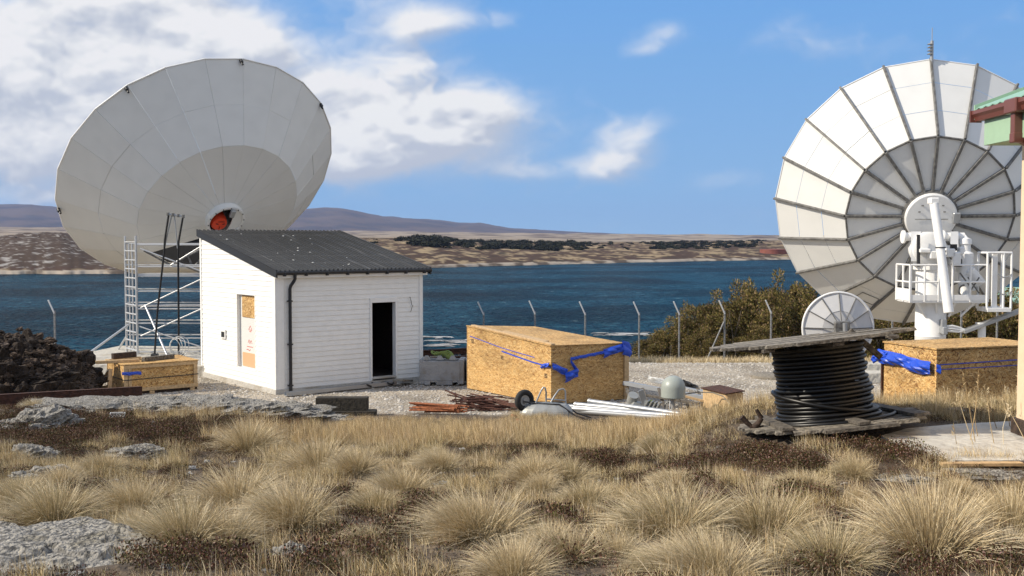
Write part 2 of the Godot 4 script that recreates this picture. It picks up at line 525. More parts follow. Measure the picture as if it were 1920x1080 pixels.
# ------------------------------------------------------------------ camera, sky, sun
func lights_and_camera() -> void:
	var cam := Camera3D.new()
	cam.name = "camera"
	cam.transform = Transform3D(view, EYE)
	cam.fov = rad_to_deg(2.0 * atan(540.0 / F))
	cam.near = 0.1
	cam.far = 20000.0
	cam.current = true
	add_child(cam)
	var env := Environment.new()
	env.background_mode = Environment.BG_SKY
	var sk := Sky.new()
	var pano := PanoramaSkyMaterial.new()
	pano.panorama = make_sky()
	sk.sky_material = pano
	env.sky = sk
	env.background_energy_multiplier = 0.95
	env.tonemap_mode = Environment.TONE_MAPPER_LINEAR
	env.tonemap_exposure = 1.1
	env.ambient_light_source = Environment.AMBIENT_SOURCE_SKY
	env.sdfgi_enabled = true
	env.ssao_enabled = true
	env.ssil_enabled = true
	env.fog_enabled = true
	env.fog_density = 0.000055
	env.fog_light_color = Color(0.62, 0.74, 0.95)
	var we := WorldEnvironment.new()
	we.name = "environment"
	we.environment = env
	add_child(we)
	var sun := DirectionalLight3D.new()
	sun.name = "sun"
	sun.light_energy = 1.55
	sun.light_color = Color(1.0, 0.955, 0.88)
	sun.light_angular_distance = 0.53
	sun.shadow_enabled = true
	add_child(sun)
	sun.look_at_from_position(SUN * 100.0, Vector3.ZERO)

# ------------------------------------------------------------------ setting
func grid_mesh(rows: int, cols: int, place: Callable, tint: Callable) -> ArrayMesh:
	var v := PackedVector3Array()
	var c := PackedColorArray()
	v.resize(rows * cols)
	c.resize(rows * cols)
	for j in rows:
		for i in cols:
			var p: Vector3 = place.call(float(i) / (cols - 1), float(j) / (rows - 1))
			v[j * cols + i] = p
			c[j * cols + i] = tint.call(p)
	var n := PackedVector3Array()
	n.resize(rows * cols)
	for j in rows:
		for i in cols:
			var a := v[j * cols + mini(i + 1, cols - 1)] - v[j * cols + maxi(i - 1, 0)]
			var b := v[mini(j + 1, rows - 1) * cols + i] - v[maxi(j - 1, 0) * cols + i]
			var q := a.cross(b).normalized()
			n[j * cols + i] = q if q.y > 0.0 else -q
	var idx := PackedInt32Array()
	for j in rows - 1:
		for i in cols - 1:
			var k := j * cols + i
			var up := (v[k + 1] - v[k]).cross(v[k + cols] - v[k]).y
			if up > 0.0: idx.append_array([k, k + cols, k + 1, k + 1, k + cols, k + cols + 1])
			else: idx.append_array([k, k + 1, k + cols, k + 1, k + cols + 1, k + cols])
	var a2 := []
	a2.resize(Mesh.ARRAY_MAX)
	a2[Mesh.ARRAY_VERTEX] = v
	a2[Mesh.ARRAY_NORMAL] = n
	a2[Mesh.ARRAY_COLOR] = c
	a2[Mesh.ARRAY_INDEX] = idx
	var m := ArrayMesh.new()
	m.add_surface_from_arrays(Mesh.PRIMITIVE_TRIANGLES, a2)
	return m

const HEATH := [[110, 800, 280, 62], [330, 815, 150, 45], [1420, 865, 190, 34], [1590, 838, 90, 18], [330, 1035, 120, 34], [700, 1010, 120, 34], [600, 1062, 170, 26], [1040, 985, 70, 30], [1680, 1068, 230, 20], [1700, 850, 90, 22], [860, 1050, 90, 26], [1130, 870, 100, 22], [470, 800, 160, 22], [150, 930, 60, 16], [800, 955, 60, 18], [1080, 1045, 70, 22], [1340, 960, 70, 16], [1480, 935, 90, 16], [1590, 1000, 40, 22], [1880, 1060, 60, 40], [660, 940, 70, 14], [960, 850, 120, 14], [1260, 900, 90, 14], [430, 1065, 90, 22]]
func heath(p: Vector3) -> float:      # 0 grass .. 1 low dark heath
	var q := pixel(p)
	var s := 0.0
	for e in HEATH:
		var u: float = (q.x - e[0]) / e[2]
		var w: float = (q.y - e[1]) / e[3]
		s = maxf(s, 1.25 - sqrt(u * u + w * w))
	return clampf(s + 0.62 * n2.get_noise_2d(p.x * 90.0, p.z * 90.0), 0.0, 1.0)

func gravel(p: Vector3) -> float:
	var d := -p.z + 0.9 * n2.get_noise_2d(p.x * 45.0, p.z * 45.0)
	return smoothstep(23.0, 23.7, d) * (1.0 - smoothstep(36.6, 37.6, d + 0.6 * n2.get_noise_2d(p.x * 120.0, p.z * 120.0)))

func ground_tint(p: Vector3) -> Color:
	var a := n2.get_noise_2d(p.x * 150.0, p.z * 150.0) * 0.5 + 0.5
	var soil := Color(0.085, 0.06, 0.04).lerp(Color(0.20, 0.15, 0.10), a)
	if p.z < -36.0: soil = Color(0.34, 0.25, 0.14).lerp(Color(0.20, 0.14, 0.08), a)
	var he := Color(0.075, 0.050, 0.034).lerp(Color(0.17, 0.125, 0.09), a)
	var gr := Color(0.55, 0.485, 0.39).lerp(Color(0.43, 0.365, 0.285), smoothstep(0.35, 0.8, a))
	var c := soil
	if p.z > -26.0 and p.z < 0.0: c = c.lerp(he, heath(p) * 0.85)
	return c.lerp(gr, gravel(p))

func ground_place(u: float, w: float) -> Vector3:
	var d := -14.0 + 18.0 * (w / 0.06) if w < 0.06 else 4.0 + 111.0 * pow((w - 0.06) / 0.94, 2.1)
	var x := (u * 2.0 - 1.0) * (9.0 + 0.72 * absf(d))
	return Vector3(x, ground(x, -d), -d)

const SHORE_X := [-900.0, 0.0, 235.0, 800.0, 1100.0, 1480.0, 2000.0, 2900.0]
const SHORE_D := [330.0, 370.0, 374.0, 453.0, 533.0, 650.0, 760.0, 900.0]
const RIDGE_X := [-900.0, -100.0, 0.0, 60.0, 115.0, 160.0, 230.0, 330.0, 600.0, 800.0, 900.0, 1100.0, 1250.0, 1450.0, 1700.0, 2900.0]
const RIDGE_Y := [450.0, 446.0, 444.0, 437.0, 437.0, 444.0, 452.0, 450.0, 446.0, 446.0, 452.0, 455.0, 453.0, 451.0, 452.0, 452.0]
const PLAIN_X := [-900.0, 0.0, 300.0, 700.0, 960.0, 1150.0, 1500.0, 2900.0]
const PLAIN_Y := [425.0, 426.0, 428.0, 434.0, 437.0, 439.0, 441.0, 443.0]
const HILL_X := [-900.0, -500.0, -200.0, 0.0, 60.0, 110.0, 180.0, 300.0, 420.0, 560.0, 600.0, 640.0, 660.0, 690.0, 720.0, 800.0, 860.0, 900.0, 960.0, 1100.0, 1300.0, 1500.0, 2900.0]
const HILL_Y := [404.0, 410.0, 396.0, 388.0, 385.0, 390.0, 398.0, 404.0, 400.0, 397.0, 394.0, 393.0, 396.0, 402.0, 407.0, 411.0, 419.0, 418.0, 429.0, 437.0, 441.0, 444.0, 447.0]
func far_point(px: float, d: float, y: float) -> Vector3:
	return Vector3((px - 960.0) / F * d, y, -d)

func shore_place(u: float, w: float) -> Vector3:
	var px := lerpf(-900.0, 2900.0, u)
	var d0 := table(SHORE_X, SHORE_D, px) + 7.0 * n2.get_noise_1d(px * 0.9) + 1.0 * n2.get_noise_1d(px * 6.0)
	var d := d0 * (1.0 + 0.75 * w * w + 0.25 * w)
	var dr := d0 * 2.0
	var e := 3.9 + (HORIZON - table(RIDGE_X, RIDGE_Y, px)) / F * dr
	var rise := smoothstep(0.0, 0.03, w) * 0.05 + 0.95 * (1.0 - pow(1.0 - w, 1.7))
	var y := WATER - 0.3 + (e - WATER) * rise
	var x := (px - 960.0) / F * d
	y += w * (1.0 - w * 0.6) * (2.6 * n2.get_noise_2d(x * 1.4, d * 1.4) + 1.0 * n2.get_noise_2d(x * 6.0, d * 6.0)) * (2.0 if px < 330.0 else 1.0)
	return Vector3(x, y, -d)

func shore_tint(p: Vector3) -> Color:
	var px := 960.0 + F * p.x / -p.z
	var a := n2.get_noise_2d(p.x * 4.0, p.z * 2.2) + 0.8 * n2.get_noise_2d(p.x * 16.0, p.z * 9.0)
	var c := Color(0.29, 0.225, 0.145).lerp(Color(0.075, 0.052, 0.040), smoothstep(-0.32, 0.04, a))
	var b := n2.get_noise_2d(p.x * 7.0 + 900.0, p.z * 4.0)
	c = c.lerp(Color(0.05, 0.045, 0.035), smoothstep(0.25, 0.45, b) * 0.8)
	if px < 330.0: c = c.lerp(Color(0.075, 0.055, 0.045).lerp(Color(0.30, 0.285, 0.27), smoothstep(0.15, 0.5, 0.9 * n2.get_noise_2d(p.x * 24.0, p.z * 14.0) + 0.5 * b)), smoothstep(330.0, 260.0, px) * smoothstep(-7.2, -5.5, p.y))
	if p.y < WATER + 1.3: c = Color(0.33, 0.29, 0.24).lerp(Color(0.10, 0.08, 0.065), smoothstep(-0.1, 0.3, b))
	return c

func plain_place(u: float, w: float) -> Vector3:
	var px := lerpf(-900.0, 2900.0, u)
	var d := lerpf(table(SHORE_X, SHORE_D, px) * 1.9, 3400.0, w)
	var y0 := 3.9 + (HORIZON - table(RIDGE_X, RIDGE_Y, px)) / F * table(SHORE_X, SHORE_D, px) * 2.0 - 3.0
	var y1 := 3.9 + (HORIZON - table(PLAIN_X, PLAIN_Y, px)) / F * 3400.0
	var x := (px - 960.0) / F * d
	return Vector3(x, lerpf(y0, y1, w) - 6.0 * sin(w * PI) + 5.0 * w * n2.get_noise_2d(x * 0.5, d * 0.5), -d)

func plain_tint(p: Vector3) -> Color:
	var a := n2.get_noise_2d(p.x * 0.5, p.z * 0.4) + 0.5 * n2.get_noise_2d(p.x * 2.0, p.z * 1.0)
	return Color(0.30, 0.25, 0.19).lerp(Color(0.11, 0.085, 0.07), smoothstep(-0.05, 0.4, a))

func hill_place(u: float, w: float) -> Vector3:
	var px := lerpf(-900.0, 2900.0, u)
	var d := lerpf(3300.0, 8000.0, w)
	var y1 := 3.9 + (HORIZON - table(HILL_X, HILL_Y, px)) / F * 7000.0
	var x := (px - 960.0) / F * d
	var s := smoothstep(0.0, 0.787, w) if w < 0.787 else 1.0 - 0.3 * (w - 0.787) / 0.213
	var y := lerpf(2.0, y1, s) + (22.0 * n2.get_noise_2d(x * 0.08, d * 0.08) + 9.0 * n2.get_noise_2d(x * 0.4, d * 0.4)) * s * clampf(y1 / 120.0, 0.1, 1.0)
	return Vector3(x, y, -d)

func hill_tint(p: Vector3) -> Color:
	var a := n2.get_noise_2d(p.x * 0.12, p.z * 0.12) + 0.5 * n2.get_noise_2d(p.x * 0.6, p.z * 0.6)
	return Color(0.125, 0.10, 0.095).lerp(Color(0.075, 0.07, 0.08), smoothstep(-0.2, 0.4, a))

func water_place(u: float, w: float) -> Vector3:
	var d := 60.0 + 1140.0 * w * w
	return Vector3((u * 2.0 - 1.0) * (120.0 + d), WATER + 0.05 * n2.get_noise_2d(u * 4000.0, d * 30.0), -d)

func white(_p: Vector3) -> Color:
	return Color(1, 1, 1)

func setting() -> void:
	var o := part_mesh(self, "ground", grid_mesh(330, 300, ground_place, ground_tint), M.earth)
	tag(o, "sloping ground of soil, heath litter and pale gravel", "ground", "", "structure")
	o = part_mesh(self, "sea", grid_mesh(120, 60, water_place, white), M.sea)
	tag(o, "wind ruffled blue water of the bay", "water", "", "structure")
	o = part_mesh(self, "far_shore", grid_mesh(130, 1000, shore_place, shore_tint), M.far_land)
	tag(o, "straw and brown heathland across the bay", "terrain", "", "structure")
	o = part_mesh(self, "far_plain", grid_mesh(30, 300, plain_place, plain_tint), M.far_land)
	tag(o, "pale open plain behind the far shore", "terrain", "", "structure")
	o = part_mesh(self, "hills", grid_mesh(50, 400, hill_place, hill_tint), M.far_land)
	tag(o, "hazy purple hills on the skyline", "hills", "", "structure")
	surf()
	# the sheltered wood on the far ridge: one dark mass
	var leaf := leaf_ball(260, 0.5, 5)
	var mm := MultiMesh.new()
	mm.transform_format = MultiMesh.TRANSFORM_3D
	mm.use_colors = true
	mm.mesh = leaf
	var spots := []
	for b in [[800, 6, 26, 14], [880, 4, 40, 20], [930, 5, 26, 12], [980, 4, 40, 18], [1040, 5, 40, 20], [1100, 3, 30, 10], [1180, 2, 12, 4], [1260, 4, 40, 22], [1310, 3, 35, 14], [1360, 3, 30, 10], [1390, 4, 25, 14], [1420, 2, 20, 6], [700, 2, 8, 3], [60, 1, 90, 6], [1580, 3, 60, 12], [1750, 3, 60, 12]]:
		for k in b[3] * 3:
			spots.append([b[0] + rng.randfn(0.0, 0.8) * b[2], 0.40 + 0.50 * rng.randf(), b[1] * rng.randf_range(0.7, 1.7)])
	mm.instance_count = spots.size()
	for k in spots.size():
		var s: Array = spots[k]
		var p := shore_place((s[0] + 900.0) / 3800.0, s[1])
		var h: float = s[2] * 0.44
		mm.set_instance_transform(k, Transform3D(Basis(Vector3.UP, rng.randf() * TAU).scaled(Vector3(h * 2.4, h, h * 2.4)), p + Vector3.UP * h * 0.35))
		var q := rng.randf_range(0.5, 1.1)
		mm.set_instance_color(k, Color(0.85 * q, 0.8 * q, 0.85 * q))
	var mi := MultiMeshInstance3D.new()
	mi.name = "far_wood"
	mi.multimesh = mm
	mi.material_override = M.leaves
	add_child(mi)
	tag(mi, "dark scrubby wood along the ridge across the bay", "wood", "", "stuff")

func surf() -> void:      # broken white water near the rocks below
	var places := []
	for q in [[812, 634, 4.0], [832, 641, 5.0], [852, 646, 6.0], [866, 639, 3.0], [1176, 625, 6.0], [1160, 629, 4.0]]:
		var p := on_y(q[0], q[1], WATER + 0.04)
		for k in 5:
			var s: float = q[2] * rng.randf_range(0.06, 0.22)
			places.append([Transform3D(Basis(Vector3.UP, rng.randfn() * 0.25).scaled(Vector3(s * 1.6, 0.10, s * 0.22)), p + Vector3(rng.randfn() * q[2] * 0.4, 0, rng.randfn() * 1.6)), grey(rng.randf_range(0.25, 0.5))])
	scatter("surf", "white broken water close to the shore below the fence", "surf", lump(1, 1, 1, 6, 18, 0.8, 150.0, 41, 0.5, -0.6), M.stone_chips, places)

func leaf_ball(count: int, reach: float, seed_: int) -> ArrayMesh:      # many small leaf faces spread through an uneven ball
	var r := RandomNumberGenerator.new()
	r.seed = seed_
	var g := Geo.new()
	for k in count:
		var d := Vector3(r.randfn(), r.randfn(), r.randfn()).normalized()
		var p := d * reach * pow(r.randf(), 0.4) * (1.0 + 0.35 * n2.get_noise_3d(d.x * 90.0, d.y * 90.0, d.z * 90.0 + seed_ * 40.0))
		var a := Vector3(r.randfn(), r.randfn(), r.randfn()).normalized() * reach * 0.22
		var b := a.cross(Vector3(r.randfn(), r.randfn(), r.randfn()).normalized()) * 0.7
		var s := r.randf_range(0.6, 1.25)
		g.col = Color(0.042 * s, 0.048 * s, 0.026 * s)
		g.tri(p - a, p + b, p + a)
		g.tri(p - a, p + a, p - b * 0.8)
	return g.mesh()

# ------------------------------------------------------------------ shed
func roofline(s: float) -> float:
	return 3.03 + 0.2065 * s

func lap_board(g: Geo, poly: Array, flat: Callable) -> void:    # poly: bottom-left, bottom-right, top-right, top-left in (along, up); flat(along, up, out)
	g.hexa([flat.call(poly[0].x, poly[0].y, 0.002), flat.call(poly[1].x, poly[1].y, 0.002), flat.call(poly[2].x, poly[2].y, 0.002), flat.call(poly[3].x, poly[3].y, 0.002),
		flat.call(poly[0].x, poly[0].y, 0.029), flat.call(poly[1].x, poly[1].y, 0.029), flat.call(poly[2].x, poly[2].y, 0.013), flat.call(poly[3].x, poly[3].y, 0.013)])

func on_gable(s: float, y: float, o: float) -> Vector3:
	return Vector3(-o, y, -s)

func on_front(s: float, y: float, o: float) -> Vector3:
	return Vector3(s, y, o)

func shed() -> void:
	var X := Vector3(0.786, 0, -0.618).normalized()
	var t := thing("shed", "small white clapboard shed with black corrugated lean-to roof and open doorway", "shed", Vector3(-5.957, 0, -26.87), Basis(X, Vector3.UP, X.cross(Vector3.UP)))
	var L := 4.38
	var D := 4.8
	var g := Geo.new()
	g.box(Vector3(L * 0.5, 0.03, -D * 0.5), Vector3(L + 0.12, 0.18, D + 0.12), Basis(), 0.01)
	part(t, "foundation", g, M.concrete)
	# wall cores with the openings
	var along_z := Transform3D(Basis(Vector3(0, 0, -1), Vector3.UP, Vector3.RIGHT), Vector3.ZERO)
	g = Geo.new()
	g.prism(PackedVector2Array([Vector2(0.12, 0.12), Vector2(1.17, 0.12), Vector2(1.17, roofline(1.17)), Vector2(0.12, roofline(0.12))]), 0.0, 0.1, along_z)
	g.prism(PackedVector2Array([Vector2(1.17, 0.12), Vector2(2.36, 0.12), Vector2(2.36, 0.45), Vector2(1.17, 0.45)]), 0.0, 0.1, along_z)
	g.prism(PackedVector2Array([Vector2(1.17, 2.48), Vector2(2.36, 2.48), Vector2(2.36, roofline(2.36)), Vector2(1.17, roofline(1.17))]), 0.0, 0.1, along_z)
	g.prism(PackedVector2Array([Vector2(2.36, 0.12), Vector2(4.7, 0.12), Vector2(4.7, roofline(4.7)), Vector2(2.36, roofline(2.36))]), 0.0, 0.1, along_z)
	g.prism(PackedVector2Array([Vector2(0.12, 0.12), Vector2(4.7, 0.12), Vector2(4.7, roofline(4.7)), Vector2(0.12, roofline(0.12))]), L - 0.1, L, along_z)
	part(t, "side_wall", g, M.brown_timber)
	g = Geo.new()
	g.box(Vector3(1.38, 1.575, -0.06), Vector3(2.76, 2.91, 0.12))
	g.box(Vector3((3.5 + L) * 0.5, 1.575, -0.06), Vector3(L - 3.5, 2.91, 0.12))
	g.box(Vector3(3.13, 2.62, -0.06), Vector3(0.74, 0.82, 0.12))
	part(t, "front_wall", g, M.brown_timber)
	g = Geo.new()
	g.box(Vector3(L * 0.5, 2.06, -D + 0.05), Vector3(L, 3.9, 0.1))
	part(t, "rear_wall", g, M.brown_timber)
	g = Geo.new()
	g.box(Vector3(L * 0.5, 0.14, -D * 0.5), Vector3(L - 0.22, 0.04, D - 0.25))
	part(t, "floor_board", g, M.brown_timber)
	# boards
	var y := 0.10
	while y < 4.0:
		var y1 := y + 0.131
		var s0 := maxf(0.0, (y - 3.03) / 0.2065)
		var s1 := maxf(0.0, (y1 - 3.03) / 0.2065)
		if s1 < D - 0.05:
			var cut := y + 0.065 > 0.45 and y + 0.065 < 2.48
			for seg in ([[0.0, 1.17], [2.36, D]] if cut else [[0.0, D]]):
				var b := Geo.new()
				var a0 := maxf(seg[0], s0)
				var a1 := maxf(seg[0], s1)
				lap_board(b, [Vector2(a0, y), Vector2(seg[1], y), Vector2(seg[1], y1), Vector2(a1, y1)], on_gable)
				part(t, "board", b, M.white_cladding)
		if y < 2.93:
			var cut2 := y + 0.03 < 2.26
			for seg in ([[0.0, 2.72], [3.54, L]] if cut2 else [[0.0, L]]):
				var b2 := Geo.new()
				lap_board(b2, [Vector2(seg[0], y), Vector2(seg[1], y), Vector2(seg[1], y1), Vector2(seg[0], y1)], on_front)
				part(t, "board", b2, M.white_cladding)
		y += 0.131
	# corner boards, fascia, barge board
	for q in [[Vector3(-0.02, 1.56, -0.045), Vector3(0.045, 2.92, 0.17)], [Vector3(0.10, 1.54, 0.032), Vector3(0.20, 2.86, 0.03)], [Vector3(L - 0.04, 1.56, 0.032), Vector3(0.11, 2.9, 0.034)], [Vector3(-0.02, 2.05, -D + 0.03), Vector3(0.045, 3.9, 0.10)], [Vector3(L + 0.012, 1.56, -0.03), Vector3(0.024, 2.9, 0.12)]]:
		g = Geo.new()
		g.box(q[0], q[1], Basis(), 0.004)
		part(t, "corner_board", g, M.white_trim)
	g = Geo.new()
	g.box(Vector3(L * 0.5 + 0.03, 3.02, 0.08), Vector3(L + 0.16, 0.17, 0.13), Basis(), 0.006)
	part(t, "fascia", g, M.white_trim)
	g = Geo.new()
	g.prism(PackedVector2Array([Vector2(-0.2, 2.95), Vector2(4.93, 4.01), Vector2(4.93, 4.21), Vector2(-0.2, 3.15)]), -0.085, -0.045, along_z)
	part(t, "barge_board", g, M.black_trim)
	g = Geo.new()
	g.prism(PackedVector2Array([Vector2(-0.2, 2.95), Vector2(4.93, 4.01), Vector2(4.93, 4.21), Vector2(-0.2, 3.15)]), L + 0.16, L + 0.20, along_z)
	part(t, "barge_board", g, M.black_trim)
	# corrugated sheets
	var x0 := -0.09
	var sheet_w := 0.955
	for k in 5:
		g = Geo.new()
		var cols := 48
		for side in 2:
			var lift := 0.0 if side == 0 else -0.006
			for i in cols:
				var pts := []
				var nrm := []
				for e in 2:
					var xa := x0 + k * 0.93 + sheet_w * (i + e) / cols
					var ph := xa / 0.125 * TAU
					var h := 0.026 * sin(ph) + lift + (0.003 if k % 2 else 0.0)
					var slope := 0.026 * cos(ph) / 0.125 * TAU
					var nn := Vector3(-slope, 1, 0.2065).normalized() * (1.0 if side == 0 else -1.0)
					for zz in [0.21, -4.97]:
						pts.append(Vector3(xa, 3.14 + 0.2065 * (0.1 - zz) + h, zz))
						nrm.append(nn)
				g.smooth(pts[0], nrm[0], pts[1], nrm[1], pts[3], nrm[3])
				g.smooth(pts[0], nrm[0], pts[3], nrm[3], pts[2], nrm[2])
		part(t, "roof_sheet", g, M.roof_sheet)
	g = Geo.new()
	for k in 48:
		var sx := clampf(rng.randfn(1.3, 1.1), 0.1, 4.4)
		var sz := -rng.randf_range(0.3, 4.4)
		var ph2 := sx / 0.125 * TAU
		var c := Vector3(sx, 3.14 + 0.2065 * (0.1 - sz) + 0.026 * sin(ph2) + 0.005, sz)
		var r := rng.randf_range(0.012, 0.035)
		g.lathe([Vector2(r, -0.006), Vector2(r * 0.7, 0.003), Vector2(0.0, 0.005)], 7, Transform3D(Basis(Vector3.RIGHT, 0.2).scaled(Vector3(1, 1, rng.randf_range(0.8, 2.4))), c))
	var dr := part(t, "droppings", g, M.splash)
	dr.set_meta("kind", "stuff")
	g = Geo.new()
	g.tube([Vector3(-0.1, 3.07, 0.19), Vector3(L + 0.2, 3.07, 0.19)], 0.055, 10)
	var gu := part(t, "gutter", g, M.black_trim)
	for k in 8:
		g = Geo.new()
		g.box(Vector3(0.15 + k * 0.6, 3.035, 0.19), Vector3(0.05, 0.10, 0.13), Basis(), 0.008)
		part(gu, "bracket", g, M.black_trim)
	g = Geo.new()
	g.tube([Vector3(0.44, 3.05, 0.19), Vector3(0.44, 2.92, 0.19), Vector3(0.42, 2.86, 0.17), Vector3(0.36, 2.74, 0.11), Vector3(0.34, 2.66, 0.1), Vector3(0.34, 0.05, 0.1)], 0.042, 12)
	var dp := part(t, "downpipe", g, M.black_trim)
	for yy in [2.35, 1.25, 0.2]:
		g = Geo.new()
		g.box(Vector3(0.34, yy, 0.085), Vector3(0.13, 0.035, 0.09), Basis(), 0.005)
		part(dp, "clip", g, M.black_trim)
	# doorway
	for q in [[Vector3(2.735, 1.17, -0.02), Vector3(0.055, 2.1, 0.17)], [Vector3(3.525, 1.17, -0.02), Vector3(0.055, 2.1, 0.17)], [Vector3(3.13, 2.283, -0.02), Vector3(0.845, 0.13, 0.17)]]:
		g = Geo.new()
		g.box(q[0], q[1], Basis(), 0.004)
		part(t, "door_frame", g, M.white_trim)
	g = Geo.new()
	g.box(Vector3(3.13, 0.185, 0.0), Vector3(0.74, 0.05, 0.2), Basis(), 0.005)
	part(t, "threshold", g, M.concrete)
	# boarded window
	var wn := Geo.new()
	for q in [[Vector3(0.035, 1.465, -1.19), Vector3(0.12, 2.03, 0.035)], [Vector3(0.035, 1.465, -2.34), Vector3(0.12, 2.03, 0.035)], [Vector3(0.035, 2.465, -1.765), Vector3(0.12, 0.035, 1.115)], [Vector3(0.035, 0.465, -1.765), Vector3(0.12, 0.035, 1.115)]]:
		wn.box(q[0], q[1])
	var win := part(t, "window", wn, M.white_trim)
	g = Geo.new()
	g.box(Vector3(0.085, 1.465, -1.765), Vector3(0.02, 1.96, 1.11))
	part(win, "clear_wrap", g, M.clear_wrap).set_meta("label", "clear plastic wrap with faint red print")
	g = Geo.new()
	g.box(Vector3(0.065, 2.13, -1.74), Vector3(0.018, 0.58, 0.86), Basis(), 0.003)
	part(win, "chipboard", g, M.osb)
	g = Geo.new()
	g.box(Vector3(0.065, 0.71, -1.74), Vector3(0.018, 0.37, 0.86), Basis(), 0.003)
	part(win, "orange_board", g, M.orange_board)
	g = Geo.new()                                       # the print on the wrap: a small roof mark, a script line, an underline
	for q in [[1.80, 1.52, 1.70, 1.62], [1.70, 1.62, 1.60, 1.52], [1.80, 1.51, 1.60, 1.51], [1.76, 1.47, 1.64, 1.47], [1.85, 1.16, 1.78, 1.25], [1.78, 1.25, 1.74, 1.14], [1.74, 1.14, 1.66, 1.24], [1.66, 1.24, 1.60, 1.15], [1.92, 1.06, 1.56, 1.06], [1.95, 0.97, 1.86, 0.99], [1.86, 0.99, 1.78, 0.95], [1.78, 0.95, 1.70, 0.99], [1.42, 1.42, 1.40, 1.55], [1.38, 1.0, 1.40, 1.12]]:
		var a := Vector3(0.0735, q[1], -q[0])
		var b := Vector3(0.0735, q[3], -q[2])
		var dd := (b - a).normalized()
		g.box((a + b) * 0.5, Vector3((b - a).length(), 0.018, 0.003), Basis(dd, Vector3(1, 0, 0).cross(dd), Vector3(1, 0, 0)))
	part(win, "red_print", g, M.red_print)
	# meter box and loose wire
	g = Geo.new()
	g.box(Vector3(-0.045, 1.31, -3.19), Vector3(0.05, 0.26, 0.32), Basis(), 0.01)
	var vb := part(t, "vent_box", g, M.white_trim)
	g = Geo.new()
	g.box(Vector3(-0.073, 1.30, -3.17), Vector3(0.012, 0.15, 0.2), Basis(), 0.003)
	part(vb, "vent_dark", g, M.black_plastic)  # black panel in place of the dark inside the vent opening
	g = Geo.new()
	g.tube([Vector3(3.96, 2.34, 0.06), Vector3(3.99, 2.22, 0.08), Vector3(4.01, 2.12, 0.07), Vector3(4.07, 2.10, 0.05), Vector3(4.02, 2.06, 0.08), Vector3(3.98, 1.93, 0.07)], 0.008, 6)
	part(t, "loose_wire", g, M.black_plastic)
	# plank from the doorway, pale channel and hose along the wall
	var pl := thing("ramp_plank", "weathered plank sloping down from the shed doorway", "plank", t.transform * Vector3(3.5, 0.05, 0.45), t.basis)
	g = Geo.new()
	g.box(Vector3(-0.05, 0.07, 0.05), Vector3(0.95, 0.05, 0.28), Basis(Vector3(0, 1, 0), 0.7) * Basis(Vector3(0, 0, 1), -0.14), 0.006)
	part(pl, "board", g, M.weathered_wood)
	var ch := thing("steel_channel", "long pale galvanised channel lying along the shed front", "channel", t.transform * Vector3(1.6, 0.0, 0.5), t.basis)
	g = Geo.new()
	for q in [[Vector3(0, 0.03, 0), Vector3(3.3, 0.012, 0.16)], [Vector3(0, 0.075, 0.074), Vector3(3.3, 0.09, 0.012)], [Vector3(0, 0.075, -0.074), Vector3(3.3, 0.09, 0.012)]]:
		g.box(q[0], q[1], Basis(Vector3.UP, 0.05), 0.002)
	part(ch, "channel", g, M.galvanised)
	var ho := thing("black_hose", "black hose looped on the gravel by the shed doorway", "hose", t.transform * Vector3(2.7, 0.03, 0.4), t.basis)
	g = Geo.new()
	var pts2 := []
	for k in 26: pts2.append(Vector3(-0.5 + k * 0.045, 0.05 + 0.03 * sin(k * 0.9), 0.16 * sin(k * 0.42)))
	g.tube(pts2, 0.025, 8)
	part(ho, "hose", g, M.black_plastic)

# ------------------------------------------------------------------ dish reflectors
class Bowl:
	var V: Vector3
	var a: Vector3
	var u: Vector3
	var w: Vector3
	var R: float
	var r1: float
	var z1: float
	var z2: float
	func _init(v: Vector3, az: float, el: float, rad: float, in_r: float, in_z: float, out_z: float) -> void:
		V = v; R = rad; r1 = in_r; z1 = in_z; z2 = out_z
		a = Vector3(sin(az) * cos(el), sin(el), -cos(az) * cos(el))
		u = a.cross(Vector3.UP).normalized()
		w = u.cross(a)
	func z(r: float) -> float:
		return z1 * r / r1 if r < r1 else lerpf(z1, z2, (r - r1) / (R - r1))
	func p(r: float, t: float, lift := 0.0) -> Vector3:
		return V + a * (z(r) - lift) + (w * cos(t) + u * sin(t)) * r
	func normal(r: float, t: float) -> Vector3:      # out of the back
		var s := z1 / r1 if r < r1 else (z2 - z1) / (R - r1)
		return (-a + (w * cos(t) + u * sin(t)) * s).normalized()

func dish_panels(t: Node3D, b: Bowl, n: int, radii: Array, gap: float, m: Material) -> void:
	for k in n:
		for q in radii.size() - 1:
			var t0 := TAU * k / n
			var t1 := TAU * (k + 1) / n
			var c := [b.p(radii[q], t0), b.p(radii[q], t1), b.p(radii[q + 1], t1), b.p(radii[q + 1], t0)]
			var mid: Vector3 = (c[0] + c[1] + c[2] + c[3]) * 0.25
			var g := inside(t)
			var e := []
			for i in 4:
				var prev: Vector3 = (c[(i + 3) % 4] - c[i]).normalized()
				var next: Vector3 = (c[(i + 1) % 4] - c[i]).normalized()
				e.append(c[i] + (prev + next) * gap)
			var bow: Vector3 = b.normal((radii[q] + radii[q + 1]) * 0.5, (t0 + t1) * 0.5) * rng.randf_range(-0.006, 0.010)
			for i in 4: e.append(e[i] + b.a * 0.045)
			for i in 4: e[i] += bow
			g.hexa(e)
			part(t, "panel", g, m)

